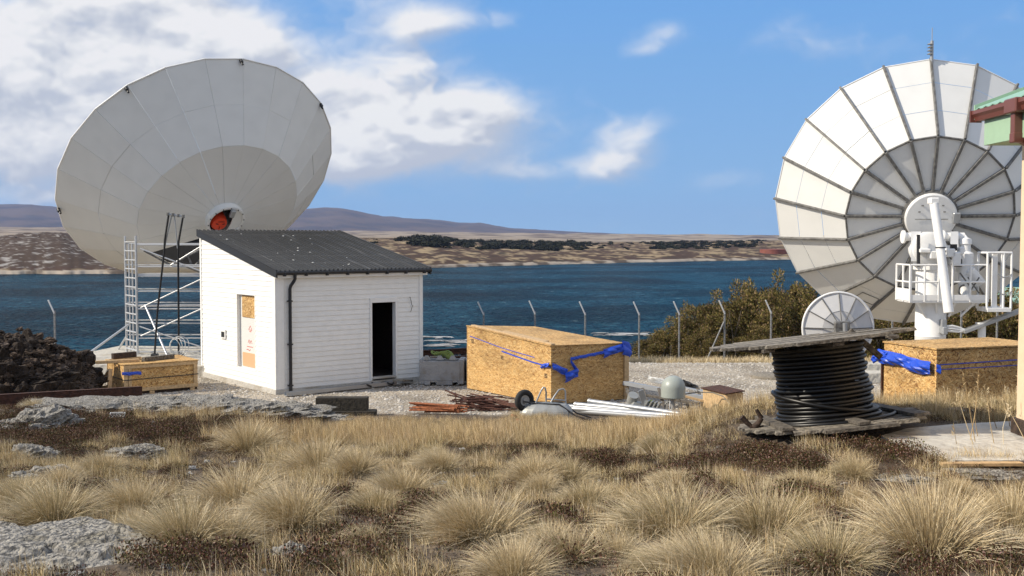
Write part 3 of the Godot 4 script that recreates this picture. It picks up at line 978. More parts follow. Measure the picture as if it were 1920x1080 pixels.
func left_dish() -> void:
	var b := Bowl.new(at(422, 413, 36.0), -0.704, 0.732, 4.84, 4.84 * 0.572, 0.53, 2.40)
	var base := Vector3(b.V.x + 0.35, 0.0, b.V.z - 0.9)
	var t := thing("satellite_dish", "large plain satellite dish with open hub rising behind the white shed", "satellite dish", base)
	dish_panels(t, b, 24, [0.62, b.r1, 3.75, b.R], 0.004, M.dish_paint)
	var ax := Basis(b.u, b.a, b.u.cross(b.a))
	var g := inside(t)                                      # rolled rim
	for k in 24: g.rod(b.p(b.R, TAU * k / 24, 0.0), b.p(b.R, TAU * (k + 1) / 24, 0.0), 0.028, 6)
	part(t, "rim", g, M.white_steel)
	for px in [[233, 164], [450, 118], [597, 198], [104, 392]]:       # lifting lugs on the rim nearest to these places
		var best := 0.0
		var bd := 1e9
		for k in 360:
			var d := pixel(b.p(b.R, TAU * k / 360.0)).distance_to(Vector2(px[0], px[1]))
			if d < bd: bd = d; best = TAU * k / 360.0
		g = inside(t)
		g.box(b.p(b.R - 0.03, best, 0.07), Vector3(0.10, 0.16, 0.10), ax, 0.02)
		g.rod(b.p(b.R - 0.05, best, 0.06), b.p(b.R - 0.05, best, 0.22), 0.035, 8)
		part(t, "lifting_lug", g, M.black_trim)
	# hub: shallow ring, open disc with a cover in it
	g = inside(t)
	var hub := Transform3D(ax, b.V)
	g.lathe([Vector2(0.66, 0.16), Vector2(0.66, -0.10), Vector2(0.60, -0.12), Vector2(0.56, -0.10), Vector2(0.56, 0.16)], 40, hub)
	var hb := part(t, "hub_ring", g, M.dish_paint)
	g = inside(t)
	for k in 14:
		var tt := TAU * k / 14
		g.lathe([Vector2(0.0, -0.14), Vector2(0.025, -0.135), Vector2(0.025, -0.1)], 6, Transform3D(ax, b.V + (b.w * cos(tt) + b.u * sin(tt)) * 0.61))
	part(hb, "bolts", g, M.rib_steel).set_meta("kind", "stuff")
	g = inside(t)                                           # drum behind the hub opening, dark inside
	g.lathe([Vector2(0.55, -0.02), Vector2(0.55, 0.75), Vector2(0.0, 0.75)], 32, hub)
	part(t, "hub_drum", g, M.matt_black)
	g = inside(t)                                           # half-moon plate that closes the right of the opening
	var moon := PackedVector2Array()
	for k in 25:
		var tt2 := -PI * 0.5 + PI * k / 24.0
		moon.push_back(Vector2(cos(tt2) * 0.555, sin(tt2) * 0.555))
	for k in 13:
		var tt3 := PI * 0.5 - PI * k / 12.0
		moon.push_back(Vector2(0.05 + cos(tt3) * 0.16, sin(tt3) * 0.50))
	var rgt := Basis(b.u.cross(b.a).rotated(b.a, PI * 0.5), b.a, b.u)
	g.prism(moon, -0.02, 0.02, Transform3D(Basis(b.u, b.w, b.a), b.V - b.a * 0.06))
	part(hb, "cover_plate", g, M.dish_paint)
	g = inside(t)                                           # orange feed cover: rounded box bulging out of the opening
	g.lathe([Vector2(0.0, -0.15), Vector2(0.16, -0.145), Vector2(0.25, -0.10), Vector2(0.285, 0.0), Vector2(0.29, 0.35)], 24, Transform3D(ax, b.V - b.u * 0.20 - b.w * 0.10))
	var oc := part(t, "orange_cover", g, M.orange_cover)
	g = inside(t)
	for q in [[-0.32, 0.02, 0.09, 0.03, 0.3], [-0.10, 0.02, 0.09, 0.03, -0.3], [-0.20, -0.14, 0.018, 0.12, 0.0], [-0.20, 0.12, 0.22, 0.018, 0.0]]:
		g.box(b.V - b.a * 0.158 + b.u * q[0] + b.w * (q[1] - 0.06), Vector3(q[2], 0.01, q[3]), ax * Basis(Vector3.UP, q[4]), 0.0)
	part(oc, "dark_print", g, M.dark_print)
	g = inside(t)
	g.box(b.V - b.a * 0.19 + b.w * 0.46 + b.u * 0.06, Vector3(0.16, 0.12, 0.30), ax, 0.02)
	part(hb, "bracket", g, M.galvanised)
	# hub pedestal behind the shed: cone, yoke and concrete foot
	g = inside(t)
	g.lathe([Vector2(0.95, 0.3), Vector2(0.75, 1.2), Vector2(0.55, 2.6), Vector2(0.55, 3.6), Vector2(0.0, 3.6)], 28, Transform3D(Basis(), base))
	part(t, "pedestal", g, M.white_steel)
	g = inside(t)
	g.rod(base + Vector3(0, 3.2, 0), b.V + b.a * 0.6, 0.3, 14)
	for k in 4:
		var t4 := TAU * (k + 0.5) / 4
		g.rod(b.V + b.a * 0.7, b.p(b.r1, t4, -0.15), 0.05, 8)
	part(t, "back_strut", g, M.rib_steel)
	g = inside(t)                                           # black plate put in for a triangle of shade low on the dish
	var tri := [at(286, 473, 34.7), at(374, 447, 34.9), at(374, 498, 34.6), at(314, 491, 34.5)]
	var e := []
	for q in tri: e.append(q)
	for q in tri: e.append(q + Vector3(0, 0, -0.06))
	g.hexa(e)
	part(t, "shade_plate", g, M.matt_black)
	g = inside(t)
	for q in [[270, 470, 320, 497], [320, 497, 400, 455], [350, 475, 362, 502], [362, 502, 385, 478], [300, 480, 400, 520]]:
		g.rod(at(q[0], q[1], 34.45), at(q[2], q[3], 34.55), 0.035, 8)
	part(t, "mounting_strut", g, M.rib_steel)

func right_dish() -> void:
	var D := 33.0
	var b := Bowl.new(at(1743, 405, D), 0.134, 0.35, 4.46, 4.46 * 0.562, 0.06, 1.875)
	var base := Vector3(at(1744, 640, 31.9).x, 0.0, -31.9)
	var t := thing("satellite_dish", "ribbed satellite dish seen from behind on a white mast with platform", "satellite dish", base)
	dish_panels(t, b, 20, [0.80, b.r1, 3.16, 3.86, b.R], 0.008, M.dish_paint)
	var ax := Basis(b.u, b.a, b.u.cross(b.a))
	for k in 20:
		var tt := TAU * k / 20
		var g := inside(t)
		for q in [[0.78, b.r1], [b.r1, b.R + 0.02]]:
			var p0 := b.p(q[0], tt, 0.0)
			var p1 := b.p(q[1], tt, 0.0)
			var x := (p1 - p0).normalized()
			var side := (b.u * cos(tt) - b.w * sin(tt)).normalized()
			var up := side.cross(x)
			if up.dot(b.a) > 0.0: up = -up
			g.box((p0 + p1) * 0.5 + up * 0.05, Vector3((p1 - p0).length(), 0.10, 0.088 if q[0] < 1.0 else 0.068), Basis(x, up, x.cross(up)), 0.008)
		part(t, "rib", g, M.rib_steel)
	for rr in [[b.r1, 0.034]]:
		for k in 20:
			var g2 := inside(t)
			g2.rod(b.p(rr[0], TAU * k / 20, 0.02), b.p(rr[0], TAU * (k + 1) / 20, 0.02), rr[1], 6)
			part(t, "ring_rib", g2, M.rib_steel)
	var g := inside(t)
	for k in 20: g.rod(b.p(b.R, TAU * k / 20), b.p(b.R, TAU * (k + 1) / 20), 0.022, 6)
	part(t, "rim", g, M.white_steel)
	g = inside(t)
	g.lathe([Vector2(0.84, 0.10), Vector2(0.84, -0.06), Vector2(0.76, -0.10)], 40, Transform3D(ax, b.V))
	var hr := part(t, "hub_ring", g, M.rib_steel)
	g = inside(t)
	g.lathe([Vector2(0.77, -0.05), Vector2(0.77, -0.20), Vector2(0.74, -0.23), Vector2(0.0, -0.25)], 40, Transform3D(ax, b.V))
	var hd := part(t, "hub_cover", g, M.white_steel)
	g = inside(t)
	g.box(b.V - b.a * 0.255 - b.w * 0.02, Vector3(0.98, 0.012, 0.014), ax)
	for q in [[-0.30, 0.42], [0.30, 0.42], [-0.38, 0.22], [0.36, 0.22]]: g.box(b.V - b.a * 0.255 + b.u * q[0] + b.w * q[1], Vector3(0.07, 0.03, 0.03), ax, 0.005)
	part(hd, "hatch_fitting", g, M.rib_steel)
	g = inside(t)
	g.box(b.V - b.a * 0.28 + b.u * 0.72 + b.w * 0.03, Vector3(0.22, 0.10, 0.34), ax, 0.03)
	part(hd, "terminal_box", g, M.galvanised)
	# access hatch outline low on the reflector
	g = inside(t)
	var th := PI + 0.42
	for q in [[3.35, -0.09, 3.35, 0.09], [3.72, -0.09, 3.72, 0.09], [3.35, -0.09, 3.72, -0.09], [3.35, 0.09, 3.72, 0.09]]:
		g.rod(b.p(q[0], th + q[1], 0.01), b.p(q[2], th + q[3], 0.01), 0.012, 5)
	part(t, "hatch_seam", g, M.rib_steel)
	# lightning rod at the top of the rim
	var top := b.p(b.R, 0.0)
	var lr := inside(t)
	lr.rod(top - Vector3(0, 0.7, -0.1), top + Vector3(0, 0.55, 0.1), 0.05, 8)
	lr.rod(top + Vector3(0, 0.5, 0.1), top + Vector3(0, 0.95, 0.1), 0.012, 6)
	for k in 4: lr.lathe([Vector2(0.0, 0.0), Vector2(0.10, 0.02), Vector2(0.06, 0.05), Vector2(0.0, 0.07)], 10, Transform3D(Basis(), top + Vector3(-0.05, 0.12 + k * 0.1, 0.1)))
	part(t, "lightning_rod", lr, M.galvanised)
	# mast
	g = inside(t)
	g.lathe([Vector2(0.62, 0.0), Vector2(0.62, 0.06), Vector2(0.44, 0.07), Vector2(0.44, 1.02), Vector2(0.447, 1.03), Vector2(0.44, 1.04), Vector2(0.44, 3.0), Vector2(0.52, 3.02), Vector2(0.52, 3.16), Vector2(0.0, 3.16)], 40, Transform3D(Basis(), base))
	part(t, "mast", g, M.white_steel)
	# head: yoke plates, bearing housing, gear boxes
	var d := 31.6
	g = inside(t)
	g.hexa([at(1711, 497, d), at(1789, 497, d), at(1789, 497, d + 0.8), at(1711, 497, d + 0.8), at(1722, 460, d), at(1784, 460, d), at(1784, 460, d + 0.8), at(1722, 460, d + 0.8)])
	part(t, "azimuth_head", g, M.white_steel)
	for s in [[1708, 1727], [1782, 1797]]:
		g = inside(t)
		g.hexa([at(s[0], 490, d - 0.1), at(s[1], 490, d - 0.1), at(s[1], 490, d + 0.9), at(s[0], 490, d + 0.9), at(s[0], 434, d + 0.1), at(s[1], 434, d + 0.1), at(s[1], 434, d + 1.0), at(s[0], 434, d + 1.0)])
		var yk := part(t, "yoke_plate", g, M.white_steel)
		g = inside(t)
		g.rod(at(s[0] - 12, 444, d + 0.3), at(s[1] + 10, 444, d + 0.3), 0.13, 14)
		g.rod(at(s[0] - 16, 444, d + 0.3), at(s[0] - 13, 444, d + 0.3), 0.2, 14)
		part(yk, "bearing", g, M.white_steel)
	g = inside(t)
	g.lathe([Vector2(0.5, -0.2), Vector2(0.5, 0.2), Vector2(0.42, 0.26), Vector2(0.0, 0.28)], 30, Transform3D(Basis(Vector3.RIGHT, PI * 0.5), at(1739, 466, d + 0.1)))
	part(t, "gear_housing", g, M.white_steel)
	g = inside(t)
	for q in [[1752, 478, 24, 15], [1779, 474, 16, 16], [1731, 470, 20, 8], [1790, 484, 16, 24], [1800, 470, 8, 14]]:
		var c := at(q[0], q[1], d - 0.25)
		g.box(c, Vector3(q[2] * d / F, q[3] * d / F, 0.36), Basis(), 0.03)
	part(t, "gear_box", g, M.white_steel)
	g = inside(t)
	for q in [[1788, 470, 1788, 458, 0.10], [1796, 500, 1796, 486, 0.12], [1722, 500, 1722, 440, 0.05]]: g.rod(at(q[0], q[1], d - 0.3), at(q[2], q[3], d - 0.3), q[4], 10)
	part(t, "motor", g, M.black_trim)
	g = inside(t)                                                       # drive motor with bottle-shaped cap on the right
	g.lathe([Vector2(0.24, 0.0), Vector2(0.24, 0.55), Vector2(0.15, 0.62), Vector2(0.15, 0.8), Vector2(0.19, 0.84), Vector2(0.17, 0.98), Vector2(0.06, 1.04), Vector2(0.0, 1.12)], 18, Transform3D(Basis(), at(1809, 510, d + 0.2)))
	g.lathe([Vector2(0.19, -0.5), Vector2(0.19, 0.0), Vector2(0.12, 0.06), Vector2(0.0, 0.1)], 16, Transform3D(Basis(Vector3.BACK, 0.7), at(1816, 508, d)))
	g.rod(at(1808, 560, d), at(1808, 500, d + 0.1), 0.17, 14)
	g.rod(at(1822, 545, d), at(1822, 505, d), 0.10, 12)
	part(t, "drive_motor", g, M.white_steel)
	g = inside(t)
	var cp := []
	for k in 12:
		var t5 := PI * (0.5 + 1.0 * k / 11)
		cp.append(at(1808, 545, d - 0.3) + Vector3(cos(t5) * 0.17, sin(t5) * 0.16, 0))
	g.tube(cp, 0.03, 8)
	for q in [[1772, 470, 1784, 486], [1784, 486, 1794, 478], [1815, 520, 1836, 550], [1836, 520, 1818, 548], [1800, 512, 1818, 536]]: g.rod(at(q[0], q[1], d - 0.35), at(q[2], q[3], d - 0.3), 0.022, 6)
	part(t, "cable", g, M.rib_steel)
	# elevation jack
	g = inside(t)
	g.box(at(1750, 377, d - 0.25), Vector3(0.26, 0.20, 0.30), Basis(), 0.03)
	g.rod(at(1751, 382, d - 0.3), at(1764, 466, d - 0.6), 0.125, 16)
	var jk := part(t, "jack_screw", g, M.white_steel)
	g = inside(t)
	g.rod(at(1763, 466, d - 0.6), at(1779, 586, d - 0.95), 0.125, 16, 0.14)
	part(jk, "jack_tube", g, M.white_steel)
	g = inside(t)
	g.ring(at(1763.5, 464, d - 0.6), Basis(), 0.13, 0.018, 20, 6)
	part(jk, "clamp", g, M.black_trim)
	# platform with toe boards and railings
	var y := at(1760, 566, 31.2).y
	var floor_ := func(px: float, dd: float, yy: float) -> Vector3: return Vector3(at(px, 566, dd).x, yy, -dd)
	g = inside(t)
	var xs := [floor_.call(1707, 31.2, y).x, floor_.call(1852, 31.2, y).x]
	g.box(Vector3((xs[0] + xs[1]) * 0.5, y, -31.75), Vector3(xs[1] - xs[0], 0.07, 1.1), Basis(), 0.01)
	part(t, "platform", g, M.white_steel)
	for s in [[0.0, 0.36], [0.54, 1.0]]:
		g = inside(t)
		var xa := lerpf(xs[0], xs[1], s[0])
		var xb := lerpf(xs[0], xs[1], s[1])
		g.box(Vector3((xa + xb) * 0.5, y + 0.12, -31.19), Vector3(xb - xa, 0.17, 0.02), Basis(), 0.003)
		part(t, "toe_board", g, M.white_steel)
		g = inside(t)
		for k in 3: g.rod(Vector3(lerpf(xa, xb, k * 0.5), y, -31.2), Vector3(lerpf(xa, xb, k * 0.5), y + 1.08, -31.2), 0.032, 8)
		for h in [1.08, 0.58]: g.rod(Vector3(xa, y + h, -31.2), Vector3(xb, y + h, -31.2), 0.03, 8)
		part(t, "railing", g, M.white_steel)
	g = inside(t)                                             # left end
	for zz in [-31.2, -31.75, -32.3]: g.rod(Vector3(xs[0] - 0.02, y, zz), Vector3(xs[0] - 0.02, y + 1.08, zz), 0.032, 8)
	for h in [1.08, 0.58]: g.rod(Vector3(xs[0] - 0.02, y + h, -31.2), Vector3(xs[0] - 0.02, y + h, -32.3), 0.03, 8)
	g.box(Vector3(xs[0] - 0.02, y + 0.2, -31.75), Vector3(0.02, 0.36, 1.1))
	part(t, "railing", g, M.white_steel)
	for k in 4:                                               # brackets from the mast
		g = inside(t)
		g.rod(base + Vector3(-0.3 + k * 0.35, y - 0.45, 0.35), Vector3(lerpf(xs[0], xs[1], 0.1 + 0.25 * k), y - 0.03, -31.3), 0.035, 8)
		part(t, "bracket", g, M.white_steel)
	# ladder cage at the right end, a step lower
	var cx := [at(1850, 580, 31.0).x, at(1895, 580, 31.0).x]
	var cy := at(1870, 581, 31.0).y
	var ct := at(1870, 474, 31.0).y
	g = inside(t)
	g.box(Vector3((cx[0] + cx[1]) * 0.5, cy, -31.3), Vector3(cx[1] - cx[0], 0.12, 0.7), Basis(), 0.01)
	var cage := part(t, "ladder_cage", g, M.white_steel)
	g = inside(t)
	for zz in [-31.0, -31.62]:
		for xx in [cx[0], lerpf(cx[0], cx[1], 0.68), cx[1]]: g.rod(Vector3(xx, cy, zz), Vector3(xx, ct, zz), 0.034, 8)
		g.rod(Vector3(cx[0], ct, zz), Vector3(cx[1], ct, zz), 0.034, 8)
	for xx in cx: g.rod(Vector3(xx, ct, -31.0), Vector3(xx, ct, -31.62), 0.034, 8)
	g.box(Vector3(lerpf(cx[0], cx[1], 0.36), (cy + ct) * 0.5, -31.1), Vector3(0.16, ct - cy, 0.06), Basis(), 0.01)
	part(cage, "cage_bar", g, M.white_steel)
	g = inside(t)
	for h in [0.45, 0.95]:
		var ch := []
		for k in 9: ch.append(Vector3(lerpf(cx[0] + 0.3, cx[1], k / 8.0), cy + h + 0.10 * pow((k - 4) / 4.0, 2), -30.97))
		g.tube(ch, 0.014, 6)
	part(cage, "safety_chain", g, M.galvanised)
	# cable tray from the mast to the right
	var tr := thing("cable_tray", "grey cable tray rising from the white mast on short posts", "cable tray", Vector3(at(1850, 640, 31.4).x, 0, -31.4))
	g = inside(tr)
	var q0 := at(1805, 622, 31.4)
	var q1 := at(1925, 578, 31.2)
	var dx := (q1 - q0).normalized()
	g.box((q0 + q1) * 0.5, Vector3((q1 - q0).length(), 0.10, 0.30), Basis(dx, Vector3.BACK.cross(dx), Vector3.BACK), 0.01)
	part(tr, "tray", g, M.galvanised)
	g = inside(tr)
	for k in 3: g.tube([at(1773, 612 + k * 4, 31.35), at(1785, 611 + k * 5, 31.35), at(1797, 614 + k * 4, 31.4), q0 + dx * 0.1], 0.035, 8)
	part(tr, "cable", g, M.white_steel)
	g = inside(tr)
	g.rod(Vector3(at(1841, 640, 31.4).x, 0.0, -31.4), Vector3(at(1841, 607, 31.4).x, at(1841, 607, 31.4).y, -31.4), 0.11, 12)
	g.box(at(1842, 606, 31.4), Vector3(0.30, 0.04, 0.3), Basis(), 0.004)
	part(tr, "post", g, M.white_steel)
	g = inside(t)
	g.box(at(1768, 612, 31.4), Vector3(0.16, 0.42, 0.2), Basis(), 0.02)
	g.box(at(1771, 620, 31.25), Vector3(0.14, 0.22, 0.16), Basis(), 0.02)
	part(t, "junction_box", g, M.galvanised)

func small_dish() -> void:
	var D := 24.0
	var b := Bowl.new(at(1576, 616, D), 0.0, 0.02, 0.80, 0.40, 0.05, 0.20)
	var base := Vector3(b.V.x, ground(b.V.x, -D), -D)
	var t := thing("satellite_dish", "small round satellite dish with pale rim behind the black cable reel", "satellite dish", base)
	dish_panels(t, b, 12, [0.0, 0.40, 0.80], 0.0015, M.pan_skin)
	var g := inside(t)
	var pts := []
	for k in 48: pts.append(b.p(0.80, TAU * k / 48))
	g.tube(pts, 0.03, 8, false, true)
	part(t, "rim", g, M.white_steel)
	for k in 12:
		g = inside(t)
		g.rod(b.p(0.1, TAU * k / 12, 0.10), b.p(0.78, TAU * k / 12, 0.02), 0.012, 6)
		part(t, "rib", g, M.rib_steel)
	g = inside(t)
	g.box(b.V + Vector3(0, 0.0, 0.10), Vector3(0.34, 0.34, 0.12), Basis(), 0.02)
	part(t, "hub", g, M.rib_steel)
	g = inside(t)
	g.rod(b.V + Vector3(0.04, -0.2, 0.24), b.V + Vector3(0.02, 0.14, 0.24), 0.05, 10)
	part(t, "mount_bracket", g, M.galvanised)
	g = inside(t)
	g.rod(base, b.V + Vector3(0.0, -0.05, 0.16), 0.07, 12)
	for k in 3: g.rod(base + Vector3(cos(TAU * k / 3) * 0.7, 0.02, sin(TAU * k / 3) * 0.7), base + Vector3(0, 0.75, 0.08), 0.035, 8)
	part(t, "stand", g, M.galvanised)

# ------------------------------------------------------------------ crates
func strip(g: Geo, pts: Array, width: float, thick: float, nrm: Vector3) -> void:      # a ribbon along points, lying against a face
	for k in pts.size() - 1:
		var a: Vector3 = pts[k]
		var b: Vector3 = pts[k + 1]
		var x := (b - a).normalized()
		g.box((a + b) * 0.5 + nrm * thick * 0.5, Vector3((b - a).length() + 0.004, width, thick), Basis(x, nrm.cross(x), nrm))

func face_slab(g: Geo, a: Vector3, b: Vector3, d: Vector3, e: Vector3, thick: float) -> void:    # a board whose outer face is a,b,d,e; thick goes against the normal towards -n
	var n := (b - a).cross(e - a).normalized() * thick
	g.hexa([a - n, b - n, d - n, e - n, a, b, d, e])

func crumple(g: Geo, a: Vector3, b: Vector3, w: float, nrm: Vector3, seed_: int, puff := 0.08, drop := Vector3.DOWN) -> void:   # a scrunched strip of tarpaulin
	var r := RandomNumberGenerator.new()
	r.seed = seed_
	var cols := 26
	var rows := 9
	var p := []
	var ph := [r.randf() * 6.0, r.randf() * 6.0, r.randf() * 6.0, r.randf() * 6.0]
	var along := (b - a).length() / w
	for j in rows:
		var line := []
		for i in cols:
			var t := float(i) / (cols - 1)
			var h := float(j) / (rows - 1)
			var fold := absf(sin(t * along * 1.1 + h * 2.2 + ph[0])) * 0.6 + absf(sin(t * along * 2.4 - h * 4.0 + ph[1])) * 0.4
			var edge := drop * w * 0.10 * (sin(t * along * 1.7 + ph[2]) + 0.4 * sin(t * along * 4.0 + ph[3])) * (1.0 if j == rows - 1 else 0.35)
			line.append(a.lerp(b, t) + drop * w * (h - 0.2) + edge + nrm * (0.02 + puff * fold * (0.35 + sin(h * PI))))
		p.append(line)
	for j in rows - 1:
		for i in cols - 1:
			g.out_tri(p[j][i], p[j][i + 1], p[j + 1][i + 1], p[j][i] - nrm)
			g.out_tri(p[j][i], p[j + 1][i + 1], p[j + 1][i], p[j][i] - nrm)

func middle_crate() -> void:
	var c := Vector3(0.92, 0.0, -25.04)
	var l := c + Vector3(-0.6, 0, -0.8) * 3.5
	var rr := c + Vector3(0.9, 0, -0.436) * 2.0
	var k := l + (rr - c)
	var t := thing("chipboard_crate", "long chipboard crate with sloping top and blue tape, beside the overturned wheelbarrow", "crate", c)
	var hc := Vector3.UP * 1.40
	var hl := Vector3.UP * 1.65
	var hr := Vector3.UP * 1.38
	var hk := Vector3.UP * 1.55
	var up := Vector3.UP * 0.02
	var g := inside(t)
	face_slab(g, l + up, c + up, c + hc, l + hl, 0.03)
	part(t, "long_side", g, M.osb)
	g = inside(t)
	face_slab(g, c + up + Vector3(0.01, 0, -0.008), rr + up, rr + hr, c + hc + Vector3(0.01, 0, -0.008), 0.03)
	part(t, "end_panel", g, M.osb)
	g = inside(t)
	face_slab(g, rr + up, k + up, k + hk, rr + hr, 0.03)
	part(t, "long_side", g, M.osb)
	g = inside(t)
	face_slab(g, k + up, l + up, l + hl, k + hk, 0.03)
	part(t, "end_panel", g, M.osb)
	g = inside(t)
	var lift := Vector3.UP * 0.02
	var o1 := Vector3(-0.02, 0, 0.03)
	g.hexa([c + hc + o1, rr + hr + Vector3(0.02, 0, 0.02), k + hk, l + hl - Vector3(0.02, 0, 0), c + hc + lift + o1, rr + hr + lift + Vector3(0.02, 0, 0.02), k + hk + lift, l + hl + lift - Vector3(0.02, 0, 0)])
	part(t, "lid", g, M.osb)
	g = inside(t)                                       # loose battens on the lid along the long edge
	for q in [[0.12, 0.62, 0.10], [0.0, 0.95, 0.03]]:
		var a: Vector3 = (c + hc).lerp(l + hl, q[0]) + (rr - c) * q[2] + lift
		var b: Vector3 = (c + hc).lerp(l + hl, q[1]) + (rr - c) * q[2] + lift
		var x := (b - a).normalized()
		g.box((a + b) * 0.5 + Vector3.UP * 0.02, Vector3((b - a).length(), 0.04, 0.12), Basis(x, Vector3.UP, x.cross(Vector3.UP).normalized()), 0.004)
	part(t, "batten", g, M.pine)
	g = inside(t)
	var ex := (rr - c).normalized()
	g.box(rr + ex * 0.07 + Vector3.UP * 0.62, Vector3(0.12, 1.24, 0.10), Basis(ex, Vector3.UP, ex.cross(Vector3.UP)), 0.006)
	part(t, "corner_post", g, M.pine)
	var nl := Vector3(-0.8, 0, 0.6)
	var ne := Vector3(0.436, 0, 0.9)
	g = inside(t)
	strip(g, [l.lerp(c, 0.04) + Vector3.UP * 1.40 + nl * 0.004, l.lerp(c, 0.45) + Vector3.UP * 1.20 + nl * 0.004, l.lerp(c, 0.82) + Vector3.UP * 1.08 + nl * 0.004], 0.016, 0.004, nl)
	strip(g, [l.lerp(c, 0.44) + Vector3.UP * 1.12 + nl * 0.004, l.lerp(c, 0.80) + Vector3.UP * 0.96 + nl * 0.004, l.lerp(c, 1.0) + Vector3.UP * 0.90 + nl * 0.004], 0.03, 0.004, nl)
	part(t, "tape", g, M.blue_tarp)
	g = inside(t)
	crumple(g, l.lerp(c, 0.91) + Vector3.UP * 0.93, c + Vector3.UP * 0.99 + nl * 0.02, 0.11, nl, 3, 0.05)
	part(t, "tarp_strip", g, M.blue_tarp)
	g = inside(t)
	crumple(g, c + Vector3.UP * 0.98 + ne * 0.02, c.lerp(rr, 0.20) + Vector3.UP * 0.82 + ne * 0.04, 0.16, ne, 4, 0.06)
	part(t, "tarp_strip", g, M.blue_tarp)
	g = inside(t)
	crumple(g, c.lerp(rr, 0.16) + Vector3.UP * 0.72 + ne * 0.04, c.lerp(rr, 0.34) + Vector3.UP * 0.80 + ne * 0.04, 0.22, ne, 5, 0.09)
	part(t, "tarp_strip", g, M.blue_tarp)
	g = inside(t)
	crumple(g, c.lerp(rr, 0.24) + Vector3.UP * 1.08 + ne * 0.03, c.lerp(rr, 0.34) + Vector3.UP * 0.82 + ne * 0.04, 0.12, ne, 6, 0.05)
	part(t, "tarp_strip", g, M.blue_tarp)
	g = inside(t)
	crumple(g, c.lerp(rr, 0.25) + Vector3.UP * 1.10 + ne * 0.02, c.lerp(rr, 0.72) + Vector3.UP * 1.22 + ne * 0.02, 0.075, ne, 7, 0.03)
	part(t, "tarp_strip", g, M.blue_tarp)
	g = inside(t)
	crumple(g, c.lerp(rr, 0.70) + Vector3.UP * 1.24 + ne * 0.02, c.lerp(rr, 0.98) + Vector3.UP * 1.34 + ne * 0.03, 0.20, ne, 8, 0.06)
	part(t, "tarp_strip", g, M.blue_tarp)
	g = inside(t)
	crumple(g, c.lerp(rr, 0.94) + Vector3.UP * 1.38 + ne * 0.05, c.lerp(rr, 1.06) + Vector3.UP * 1.34, 0.36, (ne + ex).normalized(), 9, 0.09)
	part(t, "tarp_strip", g, M.blue_tarp)
	g = inside(t)                                       # branded ink marks: small dark smudges
	for q in [[0.06, 1.32], [0.43, 1.0], [0.93, 0.72]]:
		for w in 3: strip(g, [l.lerp(c, q[0]) + Vector3.UP * (q[1] - w * 0.035) + nl * 0.003, l.lerp(c, q[0] + 0.03) + Vector3.UP * (q[1] - w * 0.035 - 0.01) + nl * 0.003], 0.02, 0.003, nl)
	part(t, "ink_mark", g, M.brown_timber)

